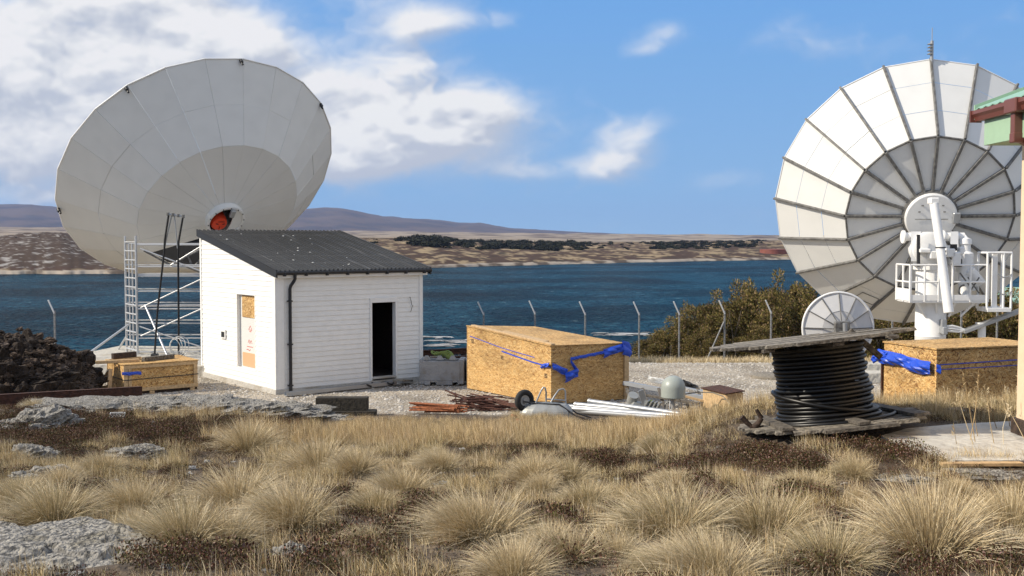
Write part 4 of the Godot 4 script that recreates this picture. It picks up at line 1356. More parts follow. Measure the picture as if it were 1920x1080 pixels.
func left_crate() -> void:
	var c := Vector3(-9.72, 0.0, -26.59)
	var X := Vector3(0.8, 0, -0.6)
	var t := thing("chipboard_crate", "low chipboard crate with pine frame and old timbers on top, beside the shed", "crate", c, Basis(X, Vector3.UP, X.cross(Vector3.UP)))
	var W := 1.9
	var D := 1.5
	var H := 0.76
	var y0 := 0.07
	var g := Geo.new()
	for q in [[Vector3(W * 0.5, (y0 + H) * 0.5, -0.05), Vector3(W - 0.02, H - y0, 0.018)], [Vector3(W * 0.5, (y0 + H) * 0.5, -D + 0.05), Vector3(W - 0.02, H - y0, 0.018)]]:
		g = Geo.new(); g.box(q[0], q[1]); part(t, "side_panel", g, M.osb)
	for x in [0.03, W - 0.03]:
		g = Geo.new(); g.box(Vector3(x, (y0 + H) * 0.5, -D * 0.5), Vector3(0.018, H - y0, D - 0.12)); part(t, "end_panel", g, M.osb)
	g = Geo.new(); g.box(Vector3(W * 0.5, H + 0.01, -D * 0.5), Vector3(W + 0.04, 0.02, D + 0.04)); part(t, "lid", g, M.osb)
	for q in [[Vector3(W * 0.5, H - 0.05, -0.018), Vector3(W, 0.09, 0.04)], [Vector3(W * 0.5, y0 + 0.05, -0.018), Vector3(W, 0.09, 0.04)], [Vector3(0.05, (y0 + H) * 0.5, -0.02), Vector3(0.10, H - y0 - 0.18, 0.036)], [Vector3(0.155, (y0 + H) * 0.5, -0.022), Vector3(0.08, H - y0 - 0.18, 0.036)], [Vector3(W - 0.06, (y0 + H) * 0.5, -0.02), Vector3(0.10, H - y0 - 0.18, 0.036)]]:
		g = Geo.new(); g.box(q[0], q[1], Basis(), 0.004); part(t, "frame_board", g, M.pine)
	for z in [-0.12, -0.75, -1.38]:
		g = Geo.new(); g.box(Vector3(W * 0.5, 0.03, z), Vector3(W, 0.07, 0.10), Basis(), 0.004); part(t, "skid", g, M.brown_timber)
	for x in [0.7, 1.75]:
		g = Geo.new(); g.box(Vector3(x, 0.02, -0.02), Vector3(0.12, 0.09, 0.06), Basis(), 0.004); part(t, "foot_block", g, M.pine)
	g = Geo.new()
	strip(g, [Vector3(-0.01, 0.38, 0.003), Vector3(W + 0.01, 0.41, 0.003)], 0.022, 0.004, Vector3.BACK)
	strip(g, [Vector3(0.018, 0.38, 0.0), Vector3(0.018, 0.38, -D)], 0.022, 0.004, Vector3.LEFT)
	part(t, "steel_strap", g, M.black_trim)
	g = Geo.new()
	crumple(g, Vector3(-0.06, 0.58, 0.01), Vector3(0.42, 0.57, 0.01), 0.08, Vector3.BACK, 21, 0.02)
	part(t, "tape", g, M.blue_tarp)
	# trestle of pine leaning at the left end
	var tr := thing("pine_trestle", "small triangular pine trestle leaning on the end of the low crate", "trestle", c + X * -0.25 + Vector3(-0.25, 0, -0.25), t.basis)
	for q in [[Vector3(0.0, 0.0, 0.1), Vector3(0.12, 0.64, -0.15)], [Vector3(0.02, 0.0, -1.0), Vector3(0.12, 0.60, -0.22)], [Vector3(-0.15, 0.10, -0.5), Vector3(0.22, 0.22, -0.1)]]:
		g = Geo.new()
		var d: Vector3 = (q[1] - q[0]).normalized()
		g.box((q[0] + q[1]) * 0.5, Vector3(0.10, (q[1] - q[0]).length(), 0.05), Basis(d.cross(Vector3.BACK).normalized(), d, d.cross(Vector3.BACK).normalized().cross(d)), 0.004)
		part(tr, "beam", g, M.pine)
	# timbers lying on the lid
	for q in [["dark brown timber offcut lying on the low crate", Vector3(0.30, H + 0.16, -0.95), Vector3(0.66, 0.14, 0.12), 0.25, M.brown_timber], ["grey weathered timber lying on the low crate beside the brown offcut", Vector3(1.05, H + 0.075, -0.55), Vector3(0.95, 0.11, 0.14), 0.35, M.weathered_wood_dark], ["pale pine offcut jutting over the end of the low crate", Vector3(0.0, H + 0.06, -0.50), Vector3(1.05, 0.08, 0.12), -0.15, M.pine], ["thin pine batten under the brown offcut on the low crate", Vector3(0.30, H + 0.055, -0.95), Vector3(0.9, 0.07, 0.10), 0.2, M.pine]]:
		var ti := thing("timber", q[0], "timber", t.transform * (q[1] - Vector3(0, q[2].y * 0.5, 0)), t.basis * Basis(Vector3.UP, q[3]))
		g = Geo.new(); g.box(Vector3(0, q[2].y * 0.5, 0), q[2], Basis(), 0.008)
		part(ti, "beam", g, q[4])

func right_crate() -> void:
	var c := Vector3(8.0, 0.42, -20.0)
	var X := Vector3(1.78, 0, -0.6).normalized()
	var t := thing("chipboard_crate", "chipboard crate with blue tarp over one corner, behind the cable reel", "crate", c, Basis(X, Vector3.UP, X.cross(Vector3.UP)))
	var W := 2.6
	var D := 1.5
	var H := 1.40
	var g := Geo.new()
	for z in [-0.015, -D + 0.015]:
		g = Geo.new(); g.box(Vector3(W * 0.5, H * 0.5 + 0.05, z), Vector3(W - 0.02, H - 0.1, 0.03)); part(t, "long_side", g, M.osb)
	for x in [0.0, W]:
		g = Geo.new(); g.box(Vector3(x, H * 0.5 + 0.04, -D * 0.5), Vector3(0.03, H - 0.06, D + 0.02)); part(t, "end_panel", g, M.osb)
	g = Geo.new(); g.box(Vector3(W * 0.5 - 0.01, H + 0.03, -D * 0.5), Vector3(W + 0.06, 0.03, D + 0.06)); part(t, "lid", g, M.osb)
	g = Geo.new(); g.box(Vector3(-0.03, 0.6, -D - 0.03), Vector3(0.06, 1.2, 0.04)); part(t, "corner_post", g, M.rust)
	for z in [-0.2, -1.2]:
		g = Geo.new(); g.box(Vector3(W * 0.5, 0.02, z), Vector3(W - 0.1, 0.1, 0.1)); part(t, "skid", g, M.brown_timber)
	g = Geo.new()
	strip(g, [Vector3(0.0, 1.13, 0.004), Vector3(W, 1.17, 0.004)], 0.018, 0.004, Vector3.BACK)
	strip(g, [Vector3(0.0, 1.04, 0.004), Vector3(W, 1.06, 0.004)], 0.014, 0.004, Vector3.BACK)
	part(t, "tape", g, M.blue_tarp)
	g = Geo.new()
	crumple(g, Vector3(-0.03, 1.24, -D - 0.1), Vector3(-0.03, 1.12, -0.05), 0.26, Vector3.LEFT, 31, 0.12)
	crumple(g, Vector3(-0.03, 1.10, -D - 0.28), Vector3(-0.03, 1.22, -D + 0.2), 0.16, Vector3.LEFT, 33, 0.10)
	crumple(g, Vector3(-0.02, 1.11, -0.03), Vector3(0.05, 1.08, 0.02), 0.16, Vector3.BACK, 32, 0.03)
	part(t, "tarp", g, M.blue_tarp)

# ------------------------------------------------------------------ scaffold and slab
func scaffold() -> void:
	var sl := thing("concrete_slab", "raised pale concrete slab under the scaffold tower", "slab", Vector3(-10.7, 0, -33.2))
	var g := inside(sl)
	g.box(Vector3(-10.4, 0.10, -33.3), Vector3(6.6, 0.40, 5.2), Basis(Vector3.UP, -0.12), 0.02)
	part(sl, "slab", g, M.pale_concrete)
	var D := 33.4
	var y0 := 0.30
	var bx := Vector3(at(237, 668, D).x, y0, -D - 0.6)
	var t := thing("scaffold_tower", "aluminium scaffold tower with ladder frame below the plain dish", "scaffold", Vector3(at(248, 668, D).x, y0, -D))
	var xl := at(258, 668, D).x
	var xb := at(238, 668, D + 0.9).x
	var xr := xl + 2.5
	var top := at(250, 442, D).y
	for q in [[xl, -D], [xb, -D - 0.9], [xr, -D], [xr - 0.05, -D - 0.9]]:
		g = inside(t)
		g.rod(Vector3(q[0], y0, q[1]), Vector3(q[0], top, q[1]), 0.036, 10)
		part(t, "standard", g, M.scaffold_alloy)
	for s in [[xl, xb], [xr, xr - 0.05]]:                                # ladder frames at both ends
		for k in 13:
			var yy := lerpf(y0 + 0.12, top - 0.2, k / 12.0)
			g = inside(t)
			g.rod(Vector3(s[0], yy, -D), Vector3(s[1], yy, -D - 0.9), 0.026, 8)
			part(t, "rung", g, M.scaffold_alloy)
		for f in [0.35, 0.65]:
			g = inside(t)
			g.rod(Vector3(lerpf(s[0], s[1], f), y0 + 0.05, -D - 0.9 * f), Vector3(lerpf(s[0], s[1], f), top - 0.25, -D - 0.9 * f), 0.026, 8)
			part(t, "ladder_rail", g, M.scaffold_alloy)
	for py in [459, 500, 546, 572, 579, 606, 634, 660]:
		for q in [[xl, xr, -D, 0.0], [xb, xr - 0.05, -D - 0.9, 0.03]]:
			g = inside(t)
			var yy: float = at(300, py, D).y
			g.rod(Vector3(q[0], yy + q[3], q[2]), Vector3(q[1], yy + q[3], q[2]), 0.022, 8)
			part(t, "ledger", g, M.scaffold_alloy)
	g = inside(t)
	var dy := at(300, 516, D).y
	g.box(Vector3((xl + xr) * 0.5, dy, -D - 0.45), Vector3(2.45, 0.10, 0.86), Basis(), 0.01)
	part(t, "deck", g, M.scaffold_alloy)
	for q in [[263, 466, 376, 508], [320, 497, 385, 457], [264, 577, 376, 524], [262, 612, 300, 625], [264, 630, 376, 580], [300, 625, 376, 650]]:
		g = inside(t)
		g.rod(at(q[0], q[1], D - 0.02), at(q[2], q[3], D - 0.1), 0.021, 8)
		part(t, "brace", g, M.scaffold_alloy)
	for q in [[Vector3(xl - 0.25, at(240, 608, D).y, -D), Vector3(at(133, 690, 32.0).x, 0.1, -32.0)], [Vector3(xb, at(240, 635, D).y, -D - 0.9), Vector3(at(222, 664, D + 1.6).x, y0, -D - 1.6)], [Vector3(at(272, 572, D).x, at(272, 572, D).y, -D), Vector3(at(316, 668, 32.3).x, y0, -32.3)], [Vector3(at(165, 672, 32.4).x, 0.32, -32.4), Vector3(at(190, 705, 31.0).x, 0.02, -31.0)]]:
		g = inside(t)
		g.rod(q[0], q[1], 0.034, 8)
		part(t, "outrigger", g, M.scaffold_alloy)
	# steel head bar with two black straps standing in front of the dish
	var lf := thing("strap_hanger", "short steel bar with two long black straps below the plain dish", "hanger", Vector3(at(320, 668, 33.0).x, y0, -33.0))
	g = inside(lf)
	var a := at(313, 401, 32.7)
	var b := at(346, 406, 32.7)
	var dx := (b - a).normalized()
	g.box((a + b) * 0.5, Vector3((b - a).length(), 0.06, 0.06), Basis(dx, Vector3.BACK.cross(dx), Vector3.BACK), 0.008)
	var br := part(lf, "head_bar", g, M.galvanised)
	g = inside(lf)
	for k in 4: g.box(a.lerp(b, 0.06 + k * 0.29), Vector3(0.07, 0.10, 0.10), Basis(), 0.01)
	part(br, "clamp", g, M.rib_steel)
	for q in [[[316, 404], [309, 450], [308, 470], [295, 585], [290, 664]], [[343, 407], [335, 452], [334, 480], [335, 600], [335, 666]]]:
		g = inside(lf)
		var pts := []
		for p in q: pts.append(at(p[0], p[1], 32.7))
		g.tube(pts, 0.032, 8)
		part(lf, "strap", g, M.black_plastic)
	g = inside(lf)
	g.rod(at(327, 404, 32.72), at(333, 466, 32.72), 0.02, 6)
	g.rod(at(322, 404, 32.74), at(309, 462, 32.74), 0.02, 6)
	part(lf, "stay_rod", g, M.galvanised)
	g = inside(lf)
	g.box(at(335, 668, 32.7), Vector3(0.3, 0.14, 0.25), Basis(), 0.02)
	g.box(at(290, 666, 32.7), Vector3(0.2, 0.10, 0.2), Basis(), 0.02)
	part(lf, "foot", g, M.black_trim)
	# loose coil of clear hose
	var hz := thing("hose_coil", "loose coil of thin clear hose on the scaffold slab", "hose", Vector3(at(328, 660, 32.5).x, y0, -32.5))
	g = inside(hz)
	for k in 4:
		var pts3 := []
		for i in 20:
			var th := TAU * i / 20.0
			pts3.append(at(328, 648, 32.5) + Vector3(cos(th) * (0.16 + 0.04 * k) + 0.05 * k, sin(th) * (0.22 + 0.03 * k) - 0.02, 0.08 * sin(th * 2.0 + k)))
		g.tube(pts3, 0.010, 6, false, true)
	part(hz, "coil", g, M.clear_wrap)

# ------------------------------------------------------------------ heaps, rocks, beams
func lump(rx: float, ry: float, rz: float, rows: int, cols: int, amp: float, freq: float, seed_: int, sharp := 0.0, low := -0.35) -> ArrayMesh:    # half-buried uneven boulder
	var v := []
	for j in rows + 1:
		var line := []
		for i in cols:
			var th := TAU * i / cols
			var ph := lerpf(PI * 0.5, asin(low), float(j) / rows)
			var d := Vector3(cos(ph) * cos(th), sin(ph), cos(ph) * sin(th))
			var nz := n2.get_noise_3d(d.x * freq + seed_ * 77.0, d.y * freq * 1.7, d.z * freq)
			var rid := 1.0 - absf(n1.get_noise_3d(d.x * freq * 1.9, d.y * freq * 5.0 + seed_ * 31.0, d.z * freq * 1.9)) * 2.0
			var s := 1.0 + amp * nz + sharp * rid * 0.35
			var step := roundf(d.y * 4.0 + nz * 1.5) / 4.0
			line.append(Vector3(d.x * rx * s, lerpf(d.y, step, 0.35 if sharp > 0.0 else 0.0) * ry * s, d.z * rz * s))
		v.append(line)
	var g := Geo.new()
	for j in rows:
		for i in cols:
			var e := (i + 1) % cols
			g.out_tri(v[j][i], v[j][e], v[j + 1][e], Vector3(0, -ry, 0))
			g.out_tri(v[j][i], v[j + 1][e], v[j + 1][i], Vector3(0, -ry, 0))
	return g.mesh()

func rock(label: String, p: Vector3, size: Vector3, turn: float, seed_: int, fine := 40, called := "rock", group := "") -> void:
	var o := part_mesh(self, called, lump(size.x, size.y, size.z, maxi(10, fine / 2), fine, 0.30 if called == "bedrock" else 0.5, 160.0 if called == "rock_ledge" else 90.0, seed_, 0.32 if called == "bedrock" else 0.75), M.rock)
	o.transform = Transform3D(Basis(Vector3.UP, turn), p)
	tag(o, label, "rock", group)

func heaps() -> void:
	var c := Vector3(-12.5, 0.0, -26.2)
	var t := thing("peat_heap", "heap of dark brown peat and turf beside the scaffold slab", "heap", c)
	var me := lump(2.15, 1.30, 1.7, 70, 150, 0.35, 150.0, 6, 0.3, -0.2)
	part_mesh(t, "heap", me, M.peat)
	me = lump(1.15, 0.75, 1.0, 50, 100, 0.4, 150.0, 8, 0.3, -0.2)
	var o := part_mesh(t, "heap", me, M.peat)
	o.position = Vector3(1.1, -0.05, 0.35)
	var mm := MultiMesh.new()
	mm.transform_format = MultiMesh.TRANSFORM_3D
	mm.use_colors = true
	mm.mesh = lump(1.0, 0.8, 0.9, 7, 10, 0.9, 150.0, 3, 0.5, -0.95)
	mm.instance_count = 2600
	for k in 2600:
		var th := rng.randf() * TAU
		var q := sqrt(rng.randf())
		var p := Vector3(cos(th) * q * 2.2, 0.0, sin(th) * q * 1.75)
		var main := sqrt(maxf(0.0, 1.0 - q * q)) * 1.30
		if rng.randf() < 0.3:
			p = Vector3(1.1 + cos(th) * q * 1.2, 0, 0.35 + sin(th) * q * 1.1)
			main = sqrt(maxf(0.0, 1.0 - q * q)) * 0.72
		p.y = main * (1.0 + 0.12 * rng.randfn()) + 0.02
		var s := rng.randf_range(0.025, 0.085)
		mm.set_instance_transform(k, Transform3D(Basis(Vector3(rng.randfn(), rng.randfn(), rng.randfn()).normalized(), rng.randf() * TAU).scaled(Vector3(s * 1.4, s, s * 1.2)), p))
		var b := rng.randf_range(0.5, 1.5)
		mm.set_instance_color(k, Color(0.048 * b, 0.031 * b, 0.02 * b) if rng.randf() < 0.93 else Color(0.12, 0.09, 0.07))
	var mi := MultiMeshInstance3D.new()
	mi.name = "clods"
	mi.multimesh = mm
	mi.material_override = M.stone_chips
	mi.set_meta("kind", "stuff")
	t.add_child(mi)
	# rusty channel beam in front of the heap
	var a := at(-60, 763, 20.4)
	var b2 := at(266, 742, 23.2)
	var x := (b2 - a).normalized()
	var bm := thing("steel_beam", "long dark rusty steel channel lying in front of the peat heap", "beam", Vector3((a.x + b2.x) * 0.5, minf(a.y, b2.y) - 0.2, (a.z + b2.z) * 0.5))
	var g := inside(bm)
	var up := Vector3.UP
	var out := x.cross(up).normalized()
	var bb := Basis(x, out.cross(x).normalized(), out)
	g.box((a + b2) * 0.5, Vector3((b2 - a).length(), 0.40, 0.02), bb, 0.003)
	part(bm, "web", g, M.rust)
	for s in [-1.0, 1.0]:
		g = inside(bm)
		g.box((a + b2) * 0.5 + bb.y * 0.19 * s - out * 0.06, Vector3((b2 - a).length(), 0.02, 0.14), bb, 0.003)
		part(bm, "flange", g, M.rust)
	# rock ledge and boulders
	for q in [[230, 768, 2.0, 0.24, 1.25, 0.15, 11, "long layered grey rock ledge below the low crate"], [330, 772, 1.7, 0.27, 1.1, -0.1, 12, "broken grey rock ledge in front of the shed corner"], [440, 772, 1.5, 0.23, 1.0, 0.1, 13, "low grey rock ledge running out beneath the shed gable"], [530, 775, 0.9, 0.13, 0.6, 0.0, 17, "flat rock at the end of the ledge near the timber baulk"]]:
		var p := at(q[0], q[1], 19.6)
		rock(q[7], Vector3(p.x, ground(p.x, p.z) - 0.10, p.z), Vector3(q[2], q[3], q[4]), q[5], q[6], 90, "rock_ledge")
	for q in [[78, 800, 0.48, 0.24, 0.4, 21, "dark rounded boulder below the rusty steel channel"], [65, 860, 0.28, 0.16, 0.2, 22, "pale blocky stone in the heath, the largest loose stone there"], [262, 852, 0.35, 0.12, 0.22, 23, "flat pale stone in the heath beside a grass tuft"], [95, 888, 0.2, 0.08, 0.14, 24, "small flat stone just below the pale blocky stone"], [42, 893, 0.13, 0.05, 0.1, 25, "tiny flat stone at the heath edge"], [130, 872, 0.10, 0.05, 0.08, 26, "tiny white stone between the flat stones"], [548, 1040, 0.09, 0.06, 0.07, 27, "small angular grey stone in bare soil"], [530, 1066, 0.10, 0.04, 0.08, 28, "small flat grey stone beside the angular one"], [1390, 945, 0.12, 0.05, 0.08, 29, "pale stone half hidden between straw tussocks"], [1700, 900, 0.25, 0.05, 0.16, 30, "flat chalky stone beyond the biggest tussock"], [1850, 890, 0.35, 0.05, 0.2, 31, "broken concrete scrap under the yellow plank"], [8, 800, 0.2, 0.1, 0.2, 34, "pinkish stone beside the dark rounded boulder"]]:
		var p2 := on_ground(q[0], q[1])
		rock(q[6], p2 + Vector3(0, -0.02, 0), Vector3(q[2], q[3], q[4]), rng.randf() * 0.8 - 0.4, q[5], 34)
	var pr := on_ground(60, 1062)
	rock("broad pale grey bedrock slab with cracks, the largest bare rock", Vector3(pr.x - 0.15, pr.y - 0.12, pr.z + 0.15), Vector3(1.25, 0.27, 0.80), -0.25, 32, 150, "bedrock")
	pr = on_ground(30, 1003)
	rock("low pale bedrock hump next to the broad slab, mossy between", Vector3(pr.x - 0.2, pr.y - 0.06, pr.z), Vector3(0.55, 0.12, 0.16), -0.2, 33, 90, "bedrock")

# ------------------------------------------------------------------ loose site things
func clutter() -> void:
	var g := Geo.new()
	# concrete block trough and rusty beams right of the shed
	var p := on_y(790, 722, 0.0)
	var t := thing("concrete_block", "grey hollow concrete block in the shade beside the shed", "concrete block", p, Basis(Vector3.UP, -0.04))
	var W := 1.05
	for q in [[Vector3(W * 0.5, 0.385, 0.0), Vector3(W, 0.53, 0.08)], [Vector3(0.165, 0.062, 0.0), Vector3(0.16, 0.11, 0.08)], [Vector3(0.62, 0.062, 0.0), Vector3(0.44, 0.11, 0.08)], [Vector3(1.0, 0.062, 0.0), Vector3(0.03, 0.11, 0.08)], [Vector3(0.02, 0.36, -0.35), Vector3(0.14, 0.66, 0.75)], [Vector3(W + 0.02, 0.36, -0.35), Vector3(0.14, 0.66, 0.75)], [Vector3(W * 0.5, 0.34, -0.70), Vector3(W, 0.62, 0.08)], [Vector3(W * 0.5, 0.52, -0.35), Vector3(W - 0.1, 0.06, 0.64)]]:
		g = Geo.new(); g.box(q[0], q[1], Basis(), 0.012); part(t, "wall", g, M.grey_concrete)
	for x in [0.15, 0.5, 0.85]:
		g = Geo.new(); g.hexa([Vector3(x - 0.1, 0.69, 0.03), Vector3(x + 0.1, 0.69, 0.03), Vector3(x + 0.1, 0.69, -0.1), Vector3(x - 0.1, 0.69, -0.1), Vector3(x - 0.05, 0.79, 0.0), Vector3(x + 0.03, 0.79, 0.0), Vector3(x + 0.03, 0.79, -0.08), Vector3(x - 0.05, 0.79, -0.08)]); part(t, "lifting_lug", g, M.grey_concrete)
	var t2 := thing("concrete_block", "second grey concrete block between its twin and the long crate", "concrete block", p + Vector3(1.15, 0, -0.15), Basis(Vector3.UP, 0.1))
	g = Geo.new(); g.box(Vector3(0.35, 0.33, -0.3), Vector3(0.6, 0.66, 0.6), Basis(), 0.02); part(t2, "block", g, M.grey_concrete)
	var net := thing("rope_heap", "heap of yellow green rope lying on the concrete block", "rope", p + Vector3(0.65, 0.68, -0.35))
	g = Geo.new()
	for k in 5:
		var pts := []
		for i in 16:
			var th := TAU * i / 16.0
			pts.append(Vector3(cos(th) * (0.10 + 0.04 * k) - 0.06 * k + 0.1, 0.04 + 0.03 * k + 0.04 * sin(th * 3.0 + k), sin(th) * 0.10))
		g.tube(pts, 0.025, 6, false, true)
	part(net, "rope", g, M.net_green)
	for q in [[798, 662, 872, 660, 31.5, 0.16, "rusty steel beam lying behind the concrete blocks"], [795, 675, 868, 668, 30.6, 0.10, "thin rusty steel beam in front of the thicker one by the concrete blocks"]]:
		var a := at(q[0], q[1], q[4])
		var b := at(q[2], q[3], q[4] + 0.6)
		a.y = maxf(a.y, 0.15); b.y = a.y
		var x := (b - a).normalized()
		var bm := thing("steel_beam", q[6], "beam", Vector3((a.x + b.x) * 0.5, a.y, (a.z + b.z) * 0.5))
		g = inside(bm)
		var ln := (b - a).length() + 0.2
		g.box((a + b) * 0.5, Vector3(ln, q[5], 0.02), Basis(x, Vector3.UP, x.cross(Vector3.UP)), 0.003)
		part(bm, "web", g, M.rust)
		for s in [-0.5, 0.5]:
			g = inside(bm); g.box((a + b) * 0.5 + Vector3.UP * q[5] * s, Vector3(ln, 0.02, 0.14), Basis(x, Vector3.UP, x.cross(Vector3.UP)), 0.003); part(bm, "flange", g, M.rust)
		for s in [-0.4, 0.4]:
			g = inside(bm)
			var foot: Vector3 = (a + b) * 0.5 + x * ln * s
			var gy := ground(foot.x, foot.z)
			g.box(Vector3(foot.x, (gy + a.y - q[5] * 0.5) * 0.5, foot.z), Vector3(0.15, maxf(0.02, a.y - q[5] * 0.5 - gy), 0.15)); part(bm, "packing_block", g, M.brown_timber)
	# dark timber baulks in front of the shed
	for q in [[Vector3(0, 0.14, 0), Vector3(1.12, 0.28, 0.26), 0.0, "thick blackened timber baulk on the gravel before the shed"], [Vector3(0.12, -0.06, 0.05), Vector3(1.25, 0.12, 0.30), 0.02, "flat dark timber under the blackened baulk"]]:
		var c := at(642, 766, 23.0)
		var y: float = ground(c.x, c.z) + (0.12 if q[0].y > 0 else 0.12)
		var ti := thing("timber_baulk", q[3], "timber", Vector3(c.x, y, c.z) + Vector3(q[0].x, 0.0 if q[0].y > 0 else -0.12, q[0].z), Basis(Vector3.UP, q[2]))
		g = Geo.new(); g.box(Vector3(0, q[1].y * 0.5, 0), q[1], Basis(), 0.012); part(ti, "beam", g, M.black_timber)
	# reinforcing bars
	var rb := thing("rebar_bundle", "fan of orange rusty reinforcing bars lying on the gravel", "rebar", Vector3(-1.5, ground(-1.5, -22.9), -22.9))
	for k in 26:
		var a := at(rng.randf_range(766, 800), lerpf(752, 776, k / 25.0), 23.3)
		var b := at(rng.randf_range(850, 880), lerpf(766, 780, k / 25.0), 23.0)
		a.y = ground(a.x, a.z) + 0.05 + 0.20 * (1.0 - k / 25.0) + rng.randf() * 0.03
		b.y = ground(b.x, b.z) + 0.05 + 0.14 * (1.0 - k / 25.0) + rng.randf() * 0.03
		g = inside(rb); g.rod(a, b, 0.014, 6); part(rb, "bar", g, M.rebar_orange)
	rb = thing("rebar_bundle", "tangled dark rusty reinforcing bars heaped against the long crate", "rebar", Vector3(-0.6, ground(-0.6, -24.1), -24.1))
	for k in 34:
		var c2 := Vector3(rng.randf_range(-1.1, -0.2), 0.06 + rng.randf() * 0.26, -24.1 + rng.randf_range(-0.3, 0.3))
		var d := Vector3(rng.randf_range(0.5, 1.0), rng.randf_range(-0.25, 0.05), rng.randf_range(-0.3, 0.3)).normalized() * rng.randf_range(0.25, 0.6)
		var a2 := c2 - d
		var b2 := c2 + d
		a2.y = clampf(a2.y, 0.05, 0.5); b2.y = clampf(b2.y, 0.05, 0.45)
		g = inside(rb); g.rod(a2 , b2, 0.016, 6); part(rb, "bar", g, M.rebar_dark)
	for k in 3:
		g = inside(rb)
		g.tube([Vector3(-0.95, 0.38 - k * 0.06, -24.3), Vector3(-0.3, 0.30 - k * 0.04, -23.9), Vector3(0.35, 0.12 + ground(0.35, -23.0), -23.0), Vector3(0.75 - 0.1 * k, 0.06 + ground(0.75, -22.4), -22.4)], 0.018, 6)
		part(rb, "bent_bar", g, M.rebar_dark)
	g = inside(rb); g.rod(Vector3(-1.25, 0.0, -24.0), Vector3(-1.28, 0.42, -24.0), 0.014, 6); part(rb, "upright_bar", g, M.rebar_dark)
	wheelbarrow()
	# galvanised pipes
	for k in 5:
		var ya: float = [762, 758, 752, 766, 771][k]
		var xa: float = [1066, 1078, 1104, 1070, 1085][k]
		var xb: float = [1330, 1345, 1320, 1290, 1250][k]
		var yb: float = [797, 795, 786, 797, 796][k]
		var a3 := at(xa, ya, 23.6 - 0.1 * k)
		var b3 := at(xb, yb, 21.4 - 0.05 * k)
		a3.y = maxf(a3.y, ground(a3.x, a3.z) + 0.06); b3.y = maxf(b3.y, ground(b3.x, b3.z) + 0.06)
		var m := (a3 + b3) * 0.5
		var pi_ := thing("steel_pipe", ["galvanised pipe lying in the middle of the pipe stack", "galvanised pipe resting on the others of the stack", "uppermost galvanised pipe of the stack, nearest the grey radome", "galvanised pipe at the grassy edge of the stack", "short galvanised pipe half buried in grass before the stack"][k], "pipe", Vector3(m.x, minf(a3.y, b3.y) - 0.05, m.z), Basis(), "galvanised pipes")
		g = inside(pi_)
		g.tube([a3, b3], 0.052, 14, false); g.tube([b3, a3], 0.044, 12, false)
		part(pi_, "tube", g, M.galvanised)
		g = inside(pi_)
		g.tube([a3, a3 + (b3 - a3).normalized() * 0.06], 0.058, 14)
		part(pi_, "collar", g, M.galvanised)
	# radome on its stand
	var rc := at(1262, 765, 23.4)
	rc.y = ground(rc.x, rc.z)
	var rd := thing("radome", "grey domed radome on a small leg stand", "radome", rc)
	var y1 := at(1262, 744, 23.4).y - rc.y
	g = Geo.new()
	var prof := [Vector2(0.0, y1 - 0.02), Vector2(0.25, y1 - 0.02), Vector2(0.268, y1), Vector2(0.268, y1 + 0.2)]
	for k in 9: prof.append(Vector2(0.268 * cos(PI * 0.5 * (k + 1) / 9), y1 + 0.2 + 0.27 * sin(PI * 0.5 * (k + 1) / 9)))
	g.lathe(prof, 36)
	part(rd, "dome", g, M.radome_grey)
	g = Geo.new(); g.rod(Vector3.ZERO, Vector3(0, y1, 0), 0.05, 10); part(rd, "stem", g, M.galvanised)
	for k in 3:
		g = Geo.new(); g.tube([Vector3(cos(k * 2.1) * 0.22, 0.0, sin(k * 2.1) * 0.22), Vector3(cos(k * 2.1) * 0.18, y1 * 0.7, sin(k * 2.1) * 0.18), Vector3(cos(k * 2.1) * 0.1, y1, sin(k * 2.1) * 0.1)], 0.014, 6); part(rd, "leg", g, M.galvanised)
	# cast parts between crate and radome
	for q in [[1195, 762, 0.34, 0.18, 0.3, 0.3, "pale wedge shaped casting at the end of the pipe stack", 0], [1222, 762, 0.26, 0.16, 0.24, -0.4, "ribbed grey casting leaning between wedge and radome", 1]]:
		var c3 := at(q[0], q[1], 23.9)
		c3.y = ground(c3.x, c3.z)
		var ca := thing("casting", q[6], "metal part", c3, Basis(Vector3.UP, q[5]))
		g = Geo.new()
		g.hexa([Vector3(-q[2], 0, q[4]), Vector3(q[2], 0, q[4]), Vector3(q[2], 0, -q[4]), Vector3(-q[2], 0, -q[4]), Vector3(-q[2] * 0.4, q[3] + 0.06, q[4] * 0.5), Vector3(q[2] * 0.6, q[3], q[4] * 0.5), Vector3(q[2] * 0.6, q[3], -q[4] * 0.5), Vector3(-q[2] * 0.4, q[3] + 0.06, -q[4] * 0.5)])
		part(ca, "body", g, M.pan_grey)
		if q[7] == 0:
			g = Geo.new(); g.box(Vector3(0.08, 0.26, 0.18), Vector3(0.14, 0.52, 0.03), Basis(Vector3.BACK, 0.35), 0.005); part(ca, "plate", g, M.galvanised)
			g = Geo.new(); g.lathe([Vector2(0.0, 0.0), Vector2(0.12, 0.0), Vector2(0.12, 0.2), Vector2(0.0, 0.2)], 14, Transform3D(Basis(Vector3.RIGHT, 0.6), Vector3(-0.12, 0.22, -0.05))); part(ca, "flange", g, M.pan_grey)
			g = Geo.new(); g.ring(Vector3(0.28, 0.2, 0.15), Basis(Vector3.RIGHT, 1.2), 0.05, 0.02, 14, 6); part(ca, "yellow_cap", g, M.net_green)
		else:
			for k in 4:
				g = Geo.new(); g.box(Vector3(-0.06 + k * 0.09, 0.20 - 0.01 * k, 0.14), Vector3(0.035, 0.16, 0.22), Basis(Vector3.BACK, -0.5), 0.006); part(ca, "fin", g, M.pan_grey)
			g = Geo.new(); g.ring(Vector3(0.42, 0.14, 0.1), Basis(Vector3.RIGHT, 1.3) * Basis(Vector3.BACK, 0.5), 0.12, 0.02, 20, 6); part(ca, "hose", g, M.pan_grey)
